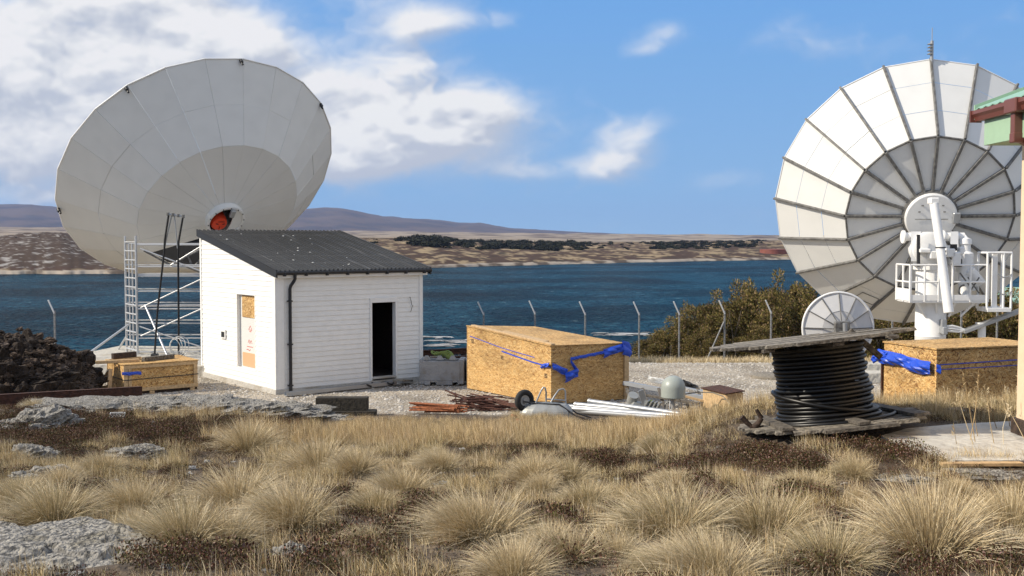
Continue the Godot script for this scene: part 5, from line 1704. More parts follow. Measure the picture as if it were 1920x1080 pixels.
	# stacked frames and planks behind them
	var st := thing("timber_rack", "low rack of planks and steel sections behind the radome", "rack", Vector3(at(1250, 740, 25.0).x, 0.0, -25.0))
	for q in [[1170, 718, 1330, 748, 25.6, 24.4, 0.10, "galvanised"], [1175, 735, 1310, 757, 25.0, 24.0, 0.05, "weathered_wood_dark"], [1178, 722, 1300, 740, 25.9, 25.0, 0.06, "brown_timber"], [1230, 716, 1340, 738, 25.6, 24.6, 0.04, "galvanised"], [1280, 742, 1320, 752, 24.3, 24.2, 0.05, "pine"]]:
		var a4 := at(q[0], q[1], q[4])
		var b4 := at(q[2], q[3], q[5])
		var x4 := (b4 - a4).normalized()
		g = inside(st); g.box((a4 + b4) * 0.5, Vector3((b4 - a4).length(), q[6], 0.14), Basis(x4, Vector3.BACK.cross(x4).normalized(), Vector3.BACK - x4 * x4.dot(Vector3.BACK)).orthonormalized(), 0.005)
		part(st, "plank", g, M[q[7]])
	for px in [1185, 1215, 1245, 1290, 1318]:
		g = inside(st)
		var a5 := at(px - 10, 728, 24.9)
		var b5 := at(px + 2, 765, 24.2)
		b5.y = ground(b5.x, b5.z)
		g.box((a5 + b5) * 0.5, Vector3(0.07, (b5 - a5).length(), 0.04), Basis((b5 - a5).cross(Vector3.BACK).normalized(), (b5 - a5).normalized(), (b5 - a5).cross(Vector3.BACK).cross(b5 - a5).normalized()), 0.004)
		part(st, "leg", g, M.weathered_wood_dark)
	g = inside(st)
	crumple(g, at(1280, 712, 25.5), at(1308, 724, 25.2), 0.10, Vector3.BACK, 44, 0.10)
	crumple(g, at(1275, 716, 25.6), at(1304, 726, 25.3), 0.14, Vector3(0.3, 0.9, 0.3).normalized(), 45, 0.06)
	part(st, "black_sheet", g, M.black_plastic)
	g = inside(st)
	crumple(g, at(1216, 708, 25.8), at(1246, 716, 25.6), 0.14, Vector3(-0.3, 0.7, 0.6).normalized(), 46, 0.08)
	part(st, "white_sheet", g, M.clear_wrap)
	# small pine box with a dark lid
	var cb := Vector3(at(1362, 770, 23.3).x, 0.0, -23.3)
	cb.y = ground(cb.x, cb.z)
	var X := Vector3(0.93, 0, -0.37)
	var bx := thing("pine_box", "small pine box with a dark lid beside the radome", "box", cb, Basis(X, Vector3.UP, X.cross(Vector3.UP)))
	for q in [[Vector3(0.20, 0.24, 0.0), Vector3(0.40, 0.44, 0.03)], [Vector3(0.20, 0.24, -0.95), Vector3(0.40, 0.44, 0.03)], [Vector3(0.0, 0.24, -0.475), Vector3(0.03, 0.44, 0.94)], [Vector3(0.40, 0.24, -0.475), Vector3(0.03, 0.44, 0.94)]]:
		g = Geo.new(); g.box(q[0], q[1], Basis(), 0.004); part(bx, "side", g, M.pine)
	for q in [[Vector3(0.20, 0.05, 0.022), Vector3(0.42, 0.07, 0.02)], [Vector3(0.20, 0.43, 0.022), Vector3(0.42, 0.06, 0.02)], [Vector3(0.03, 0.24, 0.022), Vector3(0.06, 0.30, 0.02)], [Vector3(0.38, 0.24, 0.022), Vector3(0.06, 0.30, 0.02)]]:
		g = Geo.new(); g.box(q[0], q[1], Basis(), 0.003); part(bx, "frame_board", g, M.pine)
	g = Geo.new(); g.box(Vector3(0.19, 0.475, -0.45), Vector3(0.50, 0.025, 1.02), Basis(Vector3.BACK, 0.08), 0.004); part(bx, "lid", g, M.rust)
	var bw := thing("bent_rod", "thin rod bowed over the small pine box", "rod", at(1300, 738, 23.5) * Vector3(1, 0, 1) + Vector3(0, 0.3, 0))
	g = inside(bw)
	g.tube([at(1284, 739, 23.6), at(1310, 735, 23.5), at(1336, 736, 23.4), at(1356, 743, 23.2), at(1368, 757, 23.1), at(1374, 772, 23.0)], 0.014, 6)
	part(bw, "rod", g, M.weathered_wood)
	# manhole cover, slabs on the gravel
	var mc := on_y(1424, 760, 0.05)
	var mh := thing("cover_disc", "round pale cover lying on the gravel by the pine box", "cover", Vector3(mc.x, ground(mc.x, mc.z), mc.z))
	g = Geo.new(); g.lathe([Vector2(0.42, 0.0), Vector2(0.42, 0.10), Vector2(0.40, 0.12), Vector2(0.0, 0.13)], 28); part(mh, "disc", g, M.weathered_wood)
	mc = on_y(1448, 703, 0.05)
	mh = thing("cover_disc", "round pale cover on the gravel beyond the cable reel", "cover", Vector3(mc.x, ground(mc.x, mc.z), mc.z))
	g = Geo.new(); g.lathe([Vector2(0.6, 0.0), Vector2(0.6, 0.08), Vector2(0.57, 0.10), Vector2(0.0, 0.11)], 28); part(mh, "disc", g, M.weathered_wood)
	mc = on_y(1642, 700, 0.2)
	mh = thing("concrete_step", "pale concrete step seen between cable reel and crate", "step", Vector3(mc.x, ground(mc.x, mc.z), mc.z))
	g = Geo.new(); g.box(Vector3(0, 0.14, 0), Vector3(1.5, 0.28, 0.8), Basis(), 0.015); part(mh, "lower_step", g, M.pale_concrete)
	g = Geo.new(); g.box(Vector3(0.1, 0.36, -0.5), Vector3(1.5, 0.2, 0.6), Basis(), 0.015); part(mh, "upper_step", g, M.pale_concrete)
	# plastic tray on the rock, broken root by the reel, orange brick scraps
	var tp := at(220, 774, 17.6)
	var tr := thing("plastic_tray", "small white plastic tray lying at the foot of the ledge", "tray", Vector3(tp.x, ground(tp.x, tp.z) + 0.06, tp.z), Basis(Vector3.UP, 0.2) * Basis(Vector3.RIGHT, 0.35))
	g = Geo.new(); g.box(Vector3(0, 0.01, 0), Vector3(0.22, 0.012, 0.14), Basis(), 0.003)
	for q in [[Vector3(0, 0.035, 0.075), Vector3(0.24, 0.05, 0.01)], [Vector3(0, 0.035, -0.075), Vector3(0.24, 0.05, 0.01)], [Vector3(0.115, 0.035, 0), Vector3(0.01, 0.05, 0.14)], [Vector3(-0.115, 0.035, 0), Vector3(0.01, 0.05, 0.14)]]: g.box(q[0], q[1], Basis(), 0.002)
	part(tr, "tray", g, M.clear_wrap)
	for q in [[968, 787, "orange clay brick scrap in the grass by the wheelbarrow"], [978, 796, "smaller clay brick scrap in front of the orange one"]]:
		var bp := on_ground(q[0], q[1])
		var bk := thing("brick_scrap", q[2], "brick", bp, Basis(Vector3.UP, 0.5))
		g = Geo.new(); g.box(Vector3(0, 0.05, 0), Vector3(0.22, 0.08, 0.10), Basis(Vector3.BACK, -0.3), 0.012); part(bk, "brick", g, M.rebar_orange)

func wheelbarrow() -> void:
	var c := at(1024, 788, 21.9)
	c.y = ground(c.x, c.z)
	var t := thing("wheelbarrow", "overturned grey wheelbarrow with black tyre and bare tube handles", "wheelbarrow", c, Basis(Vector3.UP, -0.15))
	var s := 21.9 / F
	var g := Geo.new()
	# tray upside down: rim on the ground, rounded bottom up
	var rows := 7
	var cols := 20
	var ringv := []
	for j in rows + 1:
		var f := float(j) / rows
		var line := []
		for i in cols:
			var th := TAU * i / cols
			var e := 0.62
			var cx := signf(cos(th)) * pow(absf(cos(th)), e)
			var cz := signf(sin(th)) * pow(absf(sin(th)), e)
			var k := 1.0 - 0.42 * pow(f, 2.2) if j < rows else 0.0
			line.append(Vector3(cx * 0.56 * k + 0.03 * f, 0.02 + 0.33 * pow(f, 0.7), cz * 0.36 * k))
		ringv.append(line)
	for j in rows:
		for i in cols:
			var e2 := (i + 1) % cols
			g.out_tri(ringv[j][i], ringv[j][e2], ringv[j + 1][e2], Vector3(0, -0.2, 0))
			g.out_tri(ringv[j][i], ringv[j + 1][e2], ringv[j + 1][i], Vector3(0, -0.2, 0))
	part(t, "tray", g, M.pan_grey)
	# wheel, standing up on its fork
	var wc := Vector3((984 - 1024) * s, 0.0, 0.12)
	wc.y = at(984, 750, 21.9).y - c.y
	var ax := Basis(Vector3.UP, 0.72) * Basis(Vector3.RIGHT, PI * 0.5)
	g = Geo.new()
	g.ring(wc, ax, 0.165, 0.062, 36, 14)
	var wh := part(t, "tyre", g, M.rubber)
	g = Geo.new()
	g.lathe([Vector2(0.0, -0.05), Vector2(0.05, -0.05), Vector2(0.06, -0.02), Vector2(0.13, -0.03), Vector2(0.13, 0.03), Vector2(0.06, 0.02), Vector2(0.05, 0.05), Vector2(0.0, 0.05)], 24, Transform3D(ax, wc))
	part(wh, "rim", g, M.galvanised)
	var loc := func(px: float, py: float, dd: float) -> Vector3: return t.transform.affine_inverse() * at(px, py, 21.9 + dd)
	for q in [[[1000, 772, -0.1], [1006, 752, -0.1], [1015, 732, -0.1], [1019, 726, -0.1], [1022, 727, -0.1], [1024, 735, -0.1], [1024, 766, 0.1]], [[1025, 768, 0.0], [1040, 742, 0.1], [1048, 731, 0.15], [1056, 729, 0.2], [1060, 733, 0.2], [1061, 765, 0.15]]]:
		var pts := []
		for p in q: pts.append(loc.call(p[0], p[1], p[2]))
		g = Geo.new(); g.tube(pts, 0.018, 8); part(t, "leg_loop", g, M.galvanised)
	g = Geo.new(); g.rod(loc.call(1024, 748, 0.1), loc.call(1061, 751, 0.15), 0.016, 8); part(t, "cross_bar", g, M.galvanised)
	for z in [-0.1, 0.22]:
		g = Geo.new(); g.tube([wc + Vector3(0, 0, z - 0.08), Vector3(-0.18, 0.33, z * 0.6), Vector3(0.30, 0.34, z), Vector3(0.62, 0.12, z), Vector3(0.92, 0.03, z)], 0.018, 8); part(t, "handle", g, M.black_trim)

# ------------------------------------------------------------------ cable reel
func reel() -> void:
	var c := at(1555, 803, 12.6)
	c.y = maxf(c.y, ground(c.x, c.z) + 0.03)
	var bas := Basis(Vector3.BACK, 0.112) * Basis(Vector3.RIGHT, -0.085)
	var t := thing("cable_reel", "wooden cable reel wound with thick black cable, grey broken flanges", "cable reel", c, bas)
	var H := 1.02
	for e in 2:
		var y := 0.06 if e == 0 else H + 0.02
		var R := 1.14 if e == 0 else 1.20
		var off := Vector3(0.06, 0, 0) if e == 0 else Vector3(-0.12, 0, 0)
		var n := 13
		var w := R * 2.0 / n
		for k in n:
			var z := -R + w * (k + 0.5)
			var half := sqrt(maxf(0.05, R * R - z * z))
			var g := Geo.new()
			var x0 := -half * rng.randf_range(0.92, 1.0)
			var x1 := half * rng.randf_range(0.86, 1.02)
			if e == 1 and k > 9: x1 *= rng.randf_range(0.75, 0.95)
			g.hexa([off + Vector3(x0, y - 0.017, z + w * 0.47), off + Vector3(x1, y - 0.017, z + w * 0.47), off + Vector3(x1 - rng.randf() * 0.06, y - 0.017, z - w * 0.47), off + Vector3(x0 + rng.randf() * 0.06, y - 0.017, z - w * 0.47),
				off + Vector3(x0, y + 0.017, z + w * 0.47), off + Vector3(x1 - 0.02, y + 0.017 + rng.randf() * 0.01, z + w * 0.47), off + Vector3(x1 - 0.04, y + 0.017, z - w * 0.47), off + Vector3(x0 + 0.03, y + 0.017 + rng.randf() * 0.008, z - w * 0.47)])
			part(t, "plank", g, M.weathered_wood if k % 3 else M.weathered_wood_dark)
		for x in [-0.72, 0.0, 0.72]:                                       # cross battens on the inner face
			var g2 := Geo.new()
			var hl := sqrt(R * R - x * x) * 0.93
			g2.box(off + Vector3(x, y + (0.045 if e == 0 else -0.045), 0), Vector3(0.13, 0.04, hl * 2.0), Basis(Vector3.UP, rng.randf_range(-0.04, 0.04)), 0.004)
			part(t, "batten", g2, M.weathered_wood_dark)
	var g3 := Geo.new()
	g3.lathe([Vector2(0.38, 0.08), Vector2(0.38, H)], 24, Transform3D(Basis(), Vector3(-0.03, 0, 0)))
	part(t, "drum", g3, M.weathered_wood_dark)
	var y2 := 0.125
	var k2 := 0
	while y2 < H - 0.05:
		var f := y2 / H
		var rad := 0.505 + 0.012 * sin(k2 * 2.3) + (0.03 if f < 0.45 else 0.0) - 0.01 * f + 0.02 * rng.randf()
		var g4 := Geo.new()
		var tilt := Basis(Vector3(rng.randfn(), 0, rng.randfn()).normalized(), 0.018 * rng.randf())
		g4.ring(Vector3(-0.03 + rng.randf_range(-0.008, 0.008), y2, 0), tilt, rad, 0.0255, 56, 8)
		part(t, "cable_turn", g4, M.cable_pale if f > 0.86 else M.cable_jacket)
		y2 += 0.0475
		k2 += 1
	# loose turns at the foot, one slack loop across the front
	for q in [[0.62, 0.10, 0.02, 0.0, 0.3], [0.58, 0.15, 0.02, 0.02, 1.0], [0.72, 0.09, 0.0, 0.08, 2.0]]:
		var pts := []
		for i in 56:
			var th := TAU * i / 56.0
			pts.append(Vector3(cos(th) * q[0] - 0.03 + q[3], q[1] + q[2] * sin(th + q[4]), sin(th) * q[0] * 0.94))
		var g5 := Geo.new(); g5.tube(pts, 0.0255, 8, false, true); part(t, "loose_turn", g5, M.cable_jacket)
	var slack := []
	for i in 44:
		var th2 := PI * (1.12 - 1.32 * i / 43.0)
		var rr := 0.575 - 0.02 * i / 43.0
		slack.append(Vector3(cos(th2) * rr - 0.03, 0.45 - 0.30 * smoothstep(0.0, 0.75, i / 43.0), sin(th2) * rr))
	var g6 := Geo.new(); g6.tube(slack, 0.0265, 8); part(t, "slack_turn", g6, M.cable_jacket)
	var g7 := Geo.new()
	g7.box(Vector3(0.62, H - 0.12, -0.25), Vector3(0.07, 0.5, 0.05), Basis(Vector3.BACK, 0.75), 0.004)
	part(t, "broken_slat", g7, M.weathered_wood_dark)
	# upturned root of dark broken timber left of the reel
	var rp := at(1418, 806, 12.7)
	var rt := thing("broken_timber", "splintered dark timber scrap beside the cable reel", "timber", Vector3(rp.x, ground(rp.x, rp.z), rp.z))
	for q in [[1390, 782, 1412, 802, 0.035], [1412, 802, 1428, 784, 0.045], [1428, 784, 1418, 768, 0.03], [1406, 804, 1432, 800, 0.03]]:
		var g8 := inside(rt); g8.tube([at(q[0], q[1], 12.5), at((q[0] + q[2]) * 0.5 + 1, (q[1] + q[3]) * 0.5 + 2, 12.5), at(q[2], q[3], 12.5)], q[4], 6, true, false, q[4] * 0.7); part(rt, "splinter", g8, M.brown_timber)

# ------------------------------------------------------------------ building corner, pad
func building() -> void:
	var X := 5.66
	var dd := 11.9
	var y0 := 1.70
	var t := thing("building", "cream walled building corner with green roof and brown gutter", "building", Vector3(X + 3.0, y0, -7.5))
	var g := inside(t)
	g.box(Vector3(X + 3.0, (y0 + 5.3) * 0.5 + 0.1, -(dd + 3.0) * 0.5), Vector3(6.0, 5.3 - y0 - 0.2, dd - 3.0), Basis(), 0.01)
	part(t, "wall", g, M.cream_wall)
	g = inside(t)
	g.box(Vector3(X + 2.98, y0 + 0.10, -(dd + 3.0) * 0.5), Vector3(6.06, 0.22, dd - 2.94), Basis(), 0.01)
	part(t, "plinth", g, M.brown_timber)
	var ex := X - 0.52
	var ed := ex * F / 882.0
	var yb := at(1842, 273, ed).y
	var yt := at(1842, 226, ed).y
	g = inside(t)
	g.box(Vector3((ex + X) * 0.5 + 0.01, (yb + yt) * 0.5 + 0.02, -(ed + 3.0) * 0.5), Vector3(X - ex + 0.04, yt - yb + 0.04, ed - 3.0), Basis(), 0.004)
	part(t, "eave_box", g, M.green_paint)
	g = inside(t)                                                       # gutter: ogee trough along the eave
	var gx := ex - 0.06
	var gy := yt + 0.055
	var gp := PackedVector2Array([Vector2(0.0, -0.055), Vector2(-0.06, -0.055), Vector2(-0.075, -0.01), Vector2(-0.10, 0.02), Vector2(-0.10, 0.06), Vector2(-0.085, 0.06), Vector2(-0.085, 0.03), Vector2(-0.06, -0.0), Vector2(-0.05, -0.035), Vector2(0.0, -0.035)])
	g.prism(gp, -(ed + 0.12), -3.0, Transform3D(Basis(), Vector3(gx + 0.06, gy, 0)))
	var gu := part(t, "gutter", g, M.brown_plastic)
	g = inside(t)
	g.box(Vector3(gx + 0.01, gy, -(ed + 0.125)), Vector3(0.13, 0.13, 0.02), Basis(), 0.004)
	part(gu, "stop_end", g, M.brown_plastic)
	var od := (ex - 0.02) * F / (1906.0 - 960.0)
	g = inside(t)
	g.box(Vector3(gx + 0.0, gy, -od), Vector3(0.135, 0.15, 0.26), Basis(), 0.012)
	part(gu, "outlet", g, M.brown_plastic)
	g = inside(t)
	g.box(Vector3(gx + 0.01, gy - 0.17, -od), Vector3(0.09, 0.26, 0.09), Basis(), 0.008)
	g.box(Vector3(gx + 0.01, gy - 0.32, -od), Vector3(0.10, 0.10, 0.10), Basis(), 0.008)
	g.box(Vector3((gx + X) * 0.5, gy - 0.45, -od), Vector3(X - gx + 0.06, 0.09, 0.09), Basis(Vector3.BACK, -0.5), 0.008)
	g.box(Vector3(X - 0.06, (gy - 0.6 + y0) * 0.5, -od + 1.2), Vector3(0.08, gy - 0.6 - y0, 0.08), Basis(), 0.008)
	part(t, "downpipe", g, M.brown_plastic)
	# roof: profiled green sheets rising to the right
	var ry := at(1836, 200, ed).y
	g = inside(t)
	for i in 100:
		var zz := -(ed + 0.10) + i * 0.085
		var h0 := 0.018 if i % 2 else 0.0
		var h1 := 0.0 if i % 2 else 0.018
		var a := Vector3(ex - 0.07, ry + h0 - 0.02, zz)
		var b := Vector3(ex - 0.07, ry + h1 - 0.02, zz + 0.085)
		var rise := Vector3(3.6, 1.35, 0)
		g.out_quad(a, b, b + rise, a + rise, a - Vector3.UP)
		g.out_quad(a - Vector3.UP * 0.012, b - Vector3.UP * 0.012, b + rise - Vector3.UP * 0.012, a + rise - Vector3.UP * 0.012, a + Vector3.UP)
		g.out_quad(a, b, b - Vector3.UP * 0.012, a - Vector3.UP * 0.012, a + Vector3.RIGHT)
	part(t, "roof_sheet", g, M.green_roof)
	g = inside(t)
	g.prism(PackedVector2Array([Vector2(ex - 0.07, ry - 0.13), Vector2(ex + 3.5, ry + 1.20), Vector2(ex + 3.5, ry + 1.36), Vector2(ex - 0.07, ry + 0.03)]), -(ed + 0.13), -(ed + 0.105))
	part(t, "barge_board", g, M.green_paint)
	g = inside(t)
	g.box(Vector3(ex - 0.035, ry - 0.075, -(ed + 3.0) * 0.5 - 0.05), Vector3(0.02, 0.10, ed - 2.9), Basis(), 0.003)
	part(t, "fascia", g, M.green_paint)
	# concrete pad in front
	var pad := thing("concrete_pad", "flat pale concrete pad at the foot of the cream building", "concrete pad", Vector3(5.4, 1.6, -11.2))
	g = inside(pad)
	var poly := PackedVector2Array()
	for q in [[1652, 817], [1700, 803], [1790, 795], [1925, 788], [2100, 790], [2150, 862], [1925, 863], [1790, 863], [1742, 847], [1690, 832]]:
		var w := on_y(q[0], q[1], 1.74)
		poly.push_back(Vector2(w.x, -w.z))
	g.prism(poly, -1.74, -1.50, Transform3D(Basis(Vector3.RIGHT, Vector3.FORWARD, Vector3.DOWN), Vector3.ZERO))
	part(pad, "slab", g, M.pale_concrete)
	var kp := on_y(1840, 870, 1.72)
	var pk := thing("yellow_plank", "narrow yellowish plank lying at the edge of the concrete pad", "plank", Vector3(kp.x, 1.70, kp.z), Basis(Vector3.UP, 0.03))
	g = Geo.new(); g.box(Vector3(0, 0.02, 0), Vector3(0.80, 0.035, 0.09), Basis(), 0.004); part(pk, "board", g, M.pine)

# ------------------------------------------------------------------ fence, tank
func fence() -> void:
	var g := Geo.new()
	g.box(Vector3(0, 0.95, 0), Vector3(0.065, 2.1, 0.065), Basis(), 0.008)
	var post_mesh := g.mesh()
	g = Geo.new()
	g.box(Vector3(-0.115, 2.16, 0.02), Vector3(0.05, 0.58, 0.05), Basis(Vector3.BACK, 0.42), 0.006)
	var arm_mesh := g.mesh()
	var names := {104: "cranked steel fence post standing alone behind the peat heap", 907: "cranked fence post behind the chipboard crate, next to the shed", 1003: "cranked fence post behind the middle of the chipboard crate", 1097: "cranked fence post behind the taped end of the chipboard crate", 1198: "cranked fence post at the seaward edge of the bushes", 1273: "cranked fence post before the low edge of the bushes", 1358: "cranked fence post propped by a raking strut before the bushes", 1445: "cranked fence post between strutted post and cable reel", 1531: "cranked fence post whose tip shows beside the small round dish"}
	for px in names:
		var p := at(px, 679, 42.0)
		p.y = ground(p.x, p.z)
		var t := thing("fence_post", names[px], "fence post", p, Basis(), "cranked posts of the boundary fence")
		part_mesh(t, "post", post_mesh, M.post_steel)
		part_mesh(t, "arm", arm_mesh, M.arm_sunlit_steel)
		if px == 1358:
			g = Geo.new(); g.rod(Vector3(-0.74, 0.0, 0.1), Vector3(-0.03, 1.58, 0.02), 0.032, 8); part(t, "strut", g, M.post_steel)
	for q in [[1672, "straight fence post under the lower rim of the ribbed dish"], [1801, "straight fence post between white mast and cable tray post"], [1868, "straight fence post beside the cable tray post"]]:
		var p2 := at(q[0], 679, 41.0)
		p2.y = ground(p2.x, p2.z)
		var t2 := thing("fence_post", q[1], "fence post", p2, Basis(), "straight posts behind the mast")
		var m2 := part_mesh(t2, "post", post_mesh, M.post_steel)
		m2.scale = Vector3(1, 1.1, 1)
	var tp := at(1450, 479, 690.0)
	var tk := thing("storage_tank", "red flat topped storage tank on the far shore", "tank", Vector3(tp.x, tp.y - 1.0, tp.z))
	g = Geo.new()
	g.lathe([Vector2(8.6, 0.0), Vector2(8.6, 4.6), Vector2(8.7, 4.7), Vector2(8.7, 4.9), Vector2(8.3, 5.0), Vector2(0.0, 5.3)], 40)
	part(tk, "shell", g, M.tank_red)
	var gp := at(1908, 555, 60.0)
	var gh := thing("green_roof_hut", "low hut with green roof seen under the dish beside the mast", "hut", Vector3(gp.x, gp.y - 2.4, gp.z))
	g = Geo.new(); g.box(Vector3(0, 1.0, 0), Vector3(3.4, 2.2, 3.0)); part(gh, "wall", g, M.concrete)
	g = Geo.new(); g.prism(PackedVector2Array([Vector2(-1.8, 2.1), Vector2(1.8, 2.1), Vector2(1.8, 2.25), Vector2(0.0, 2.9), Vector2(-1.8, 2.25)]), -1.7, 1.7, Transform3D(Basis(Vector3.UP, PI * 0.5), Vector3.ZERO)); part(gh, "roof", g, M.green_roof)

# ------------------------------------------------------------------ vegetation
func blade(g: Geo, p: Vector3, dir: Vector3, length: float, width: float, sag: float, wind: Vector3, c0: Color, c1: Color, seg := 4) -> void:
	var d := dir.normalized()
	var side := d.cross(Vector3(rng.randfn(), rng.randfn() * 0.3, rng.randfn()).normalized()).normalized() * width * 0.5
	var q := p
	var prev_l := p - side
	var prev_r := p + side
	for i in seg:
		var f := float(i + 1) / seg
		q += d * (length / seg)
		d = (d + (Vector3.DOWN * sag + wind) * (1.0 / seg) * (0.4 + f)).normalized()
		g.col = c0.lerp(c1, f)
		if i == seg - 1:
			g.tri(prev_l, prev_r, q)
		else:
			var w := side * (1.0 - 0.75 * f)
			g.quad(prev_l, prev_r, q + w, q - w)
			prev_l = q - w
			prev_r = q + w

const STRAW := [Color(0.66, 0.52, 0.31), Color(0.52, 0.39, 0.215), Color(0.78, 0.65, 0.42), Color(0.33, 0.235, 0.13), Color(0.85, 0.745, 0.54)]
const GREENISH := [Color(0.12, 0.115, 0.03), Color(0.19, 0.17, 0.055), Color(0.09, 0.09, 0.028)]
func tussock_mesh(seed_: int, count: int, wind: float) -> ArrayMesh:     # reach about 1 m, to be scaled
	rng.seed = seed_
	var g := Geo.new()
	var foot := rng.randf_range(0.24, 0.46)
	var open_ := rng.randf_range(0.85, 1.3)
	var droop := rng.randf_range(0.8, 1.5)
	var lush := rng.randf_range(0.18, 0.5)
	for k in count:
		var th := rng.randf() * TAU
		var r := sqrt(rng.randf())
		var p := Vector3(cos(th) * r * foot, 0.0, sin(th) * r * foot)
		var lean := 0.10 + open_ * r * r * rng.randf_range(0.7, 1.15)
		var dir := Vector3(cos(th) * sin(lean), cos(lean), sin(th) * sin(lean))
		var green := rng.randf() < lush - 0.25 * r
		var c1: Color = STRAW[rng.randi() % STRAW.size()].lerp(Color(0.86, 0.73, 0.51), 0.30)
		var c0: Color = GREENISH[rng.randi() % 3].lerp(c1, 0.1 if green else 0.45)
		if green: c1 = GREENISH[rng.randi() % 3].lerp(c1, 0.45)
		var b := rng.randf_range(0.75, 1.12)
		blade(g, p, dir, rng.randf_range(0.55, 1.05), 0.0085, droop * rng.randf_range(0.5, 1.7), Vector3(-wind * rng.randf(), 0, 0.15 * rng.randfn()), c0 * b, c1 * b, 5)
	return g.mesh()

func clump_mesh(seed_: int, count: int, spread: float, height: float, width: float, wind: float, dry: float) -> ArrayMesh:
	rng.seed = seed_
	var g := Geo.new()
	for k in count:
		var th := rng.randf() * TAU
		var r := sqrt(rng.randf()) * spread
		var lean := absf(rng.randfn()) * 0.42
		var ph := rng.randf() * TAU
		var c1: Color = STRAW[rng.randi() % STRAW.size()]
		if rng.randf() > dry: c1 = c1.lerp(GREENISH[rng.randi() % 3], 0.6)
		var b := rng.randf_range(0.75, 1.15)
		blade(g, Vector3(cos(th) * r, -0.02, sin(th) * r), Vector3(cos(ph) * sin(lean), cos(lean), sin(ph) * sin(lean)), height * rng.randf_range(0.5, 1.1), width, rng.randf_range(0.1, 0.8), Vector3(-wind * rng.randf(), 0, 0), c1.lerp(GREENISH[0], 0.25) * b, c1 * b, 3)
	return g.mesh()

func heath_mesh(seed_: int, count: int) -> ArrayMesh:       # low twiggy cushion of small leaves
	rng.seed = seed_
	var g := Geo.new()
	for k in count:
		var th := rng.randf() * TAU
		var r := sqrt(rng.randf())
		var h := (1.0 - r * r * 0.8) * rng.randf_range(0.15, 1.0)
		var p := Vector3(cos(th) * r * 0.11, h * 0.085, sin(th) * r * 0.11)
		var a := Vector3(rng.randfn(), absf(rng.randfn()) + 0.4, rng.randfn()).normalized() * rng.randf_range(0.006, 0.016)
		var b := a.cross(Vector3(rng.randfn(), rng.randfn(), rng.randfn()).normalized()) * 0.34
		var s := rng.randf_range(0.6, 1.5)
		var t := rng.randf()
		g.col = Color(0.085, 0.045, 0.028) * s if t < 0.5 else (Color(0.065, 0.062, 0.022) * s if t < 0.75 else Color(0.17, 0.125, 0.095) * s)
		g.tri(p, p + a * 0.6 + b, p + a)
		g.tri(p, p + a, p + a * 0.6 - b)
	return g.mesh()

func scatter(called: String, label: String, category: String, mesh_: Mesh, m: Material, places: Array, parent: Node3D = self) -> void:
	if places.is_empty(): return
	var mm := MultiMesh.new()
	mm.transform_format = MultiMesh.TRANSFORM_3D
	mm.use_colors = true
	mm.mesh = mesh_
	mm.instance_count = places.size()
	for k in places.size():
		mm.set_instance_transform(k, places[k][0])
		mm.set_instance_color(k, places[k][1])
	var o := MultiMeshInstance3D.new()
	o.name = numbered(called)
	o.multimesh = mm
	o.material_override = m
	parent.add_child(o)
	tag(o, label, category, "", "stuff")

func blocked(p: Vector3) -> bool:
	var q := pixel(p)
	if p.x > 5.6 and p.z > -12.0: return true
	if p.z < -9.8 and p.z > -12.8 and q.x > 1655 and q.y < 863 and q.y > 792 and q.x > 1655 + (q.y - 817) * 2.4: return true
	if Vector2(p.x - 3.86, p.z + 12.6).length() < 1.15: return true
	if q.x < 260 and q.y > 995 + maxf(0.0, q.x - 60.0) * 0.42 and q.y < 1078: return true
	if q.y < 790 and p.z < -20.0 and ((q.x > 590 and q.x < 960) or (q.x > 1060 and q.x < 1400)): return true
	if q.x > 150 and q.x < 560 and q.y > 742 and q.y < 778 and p.z < -17.5: return true
	return false

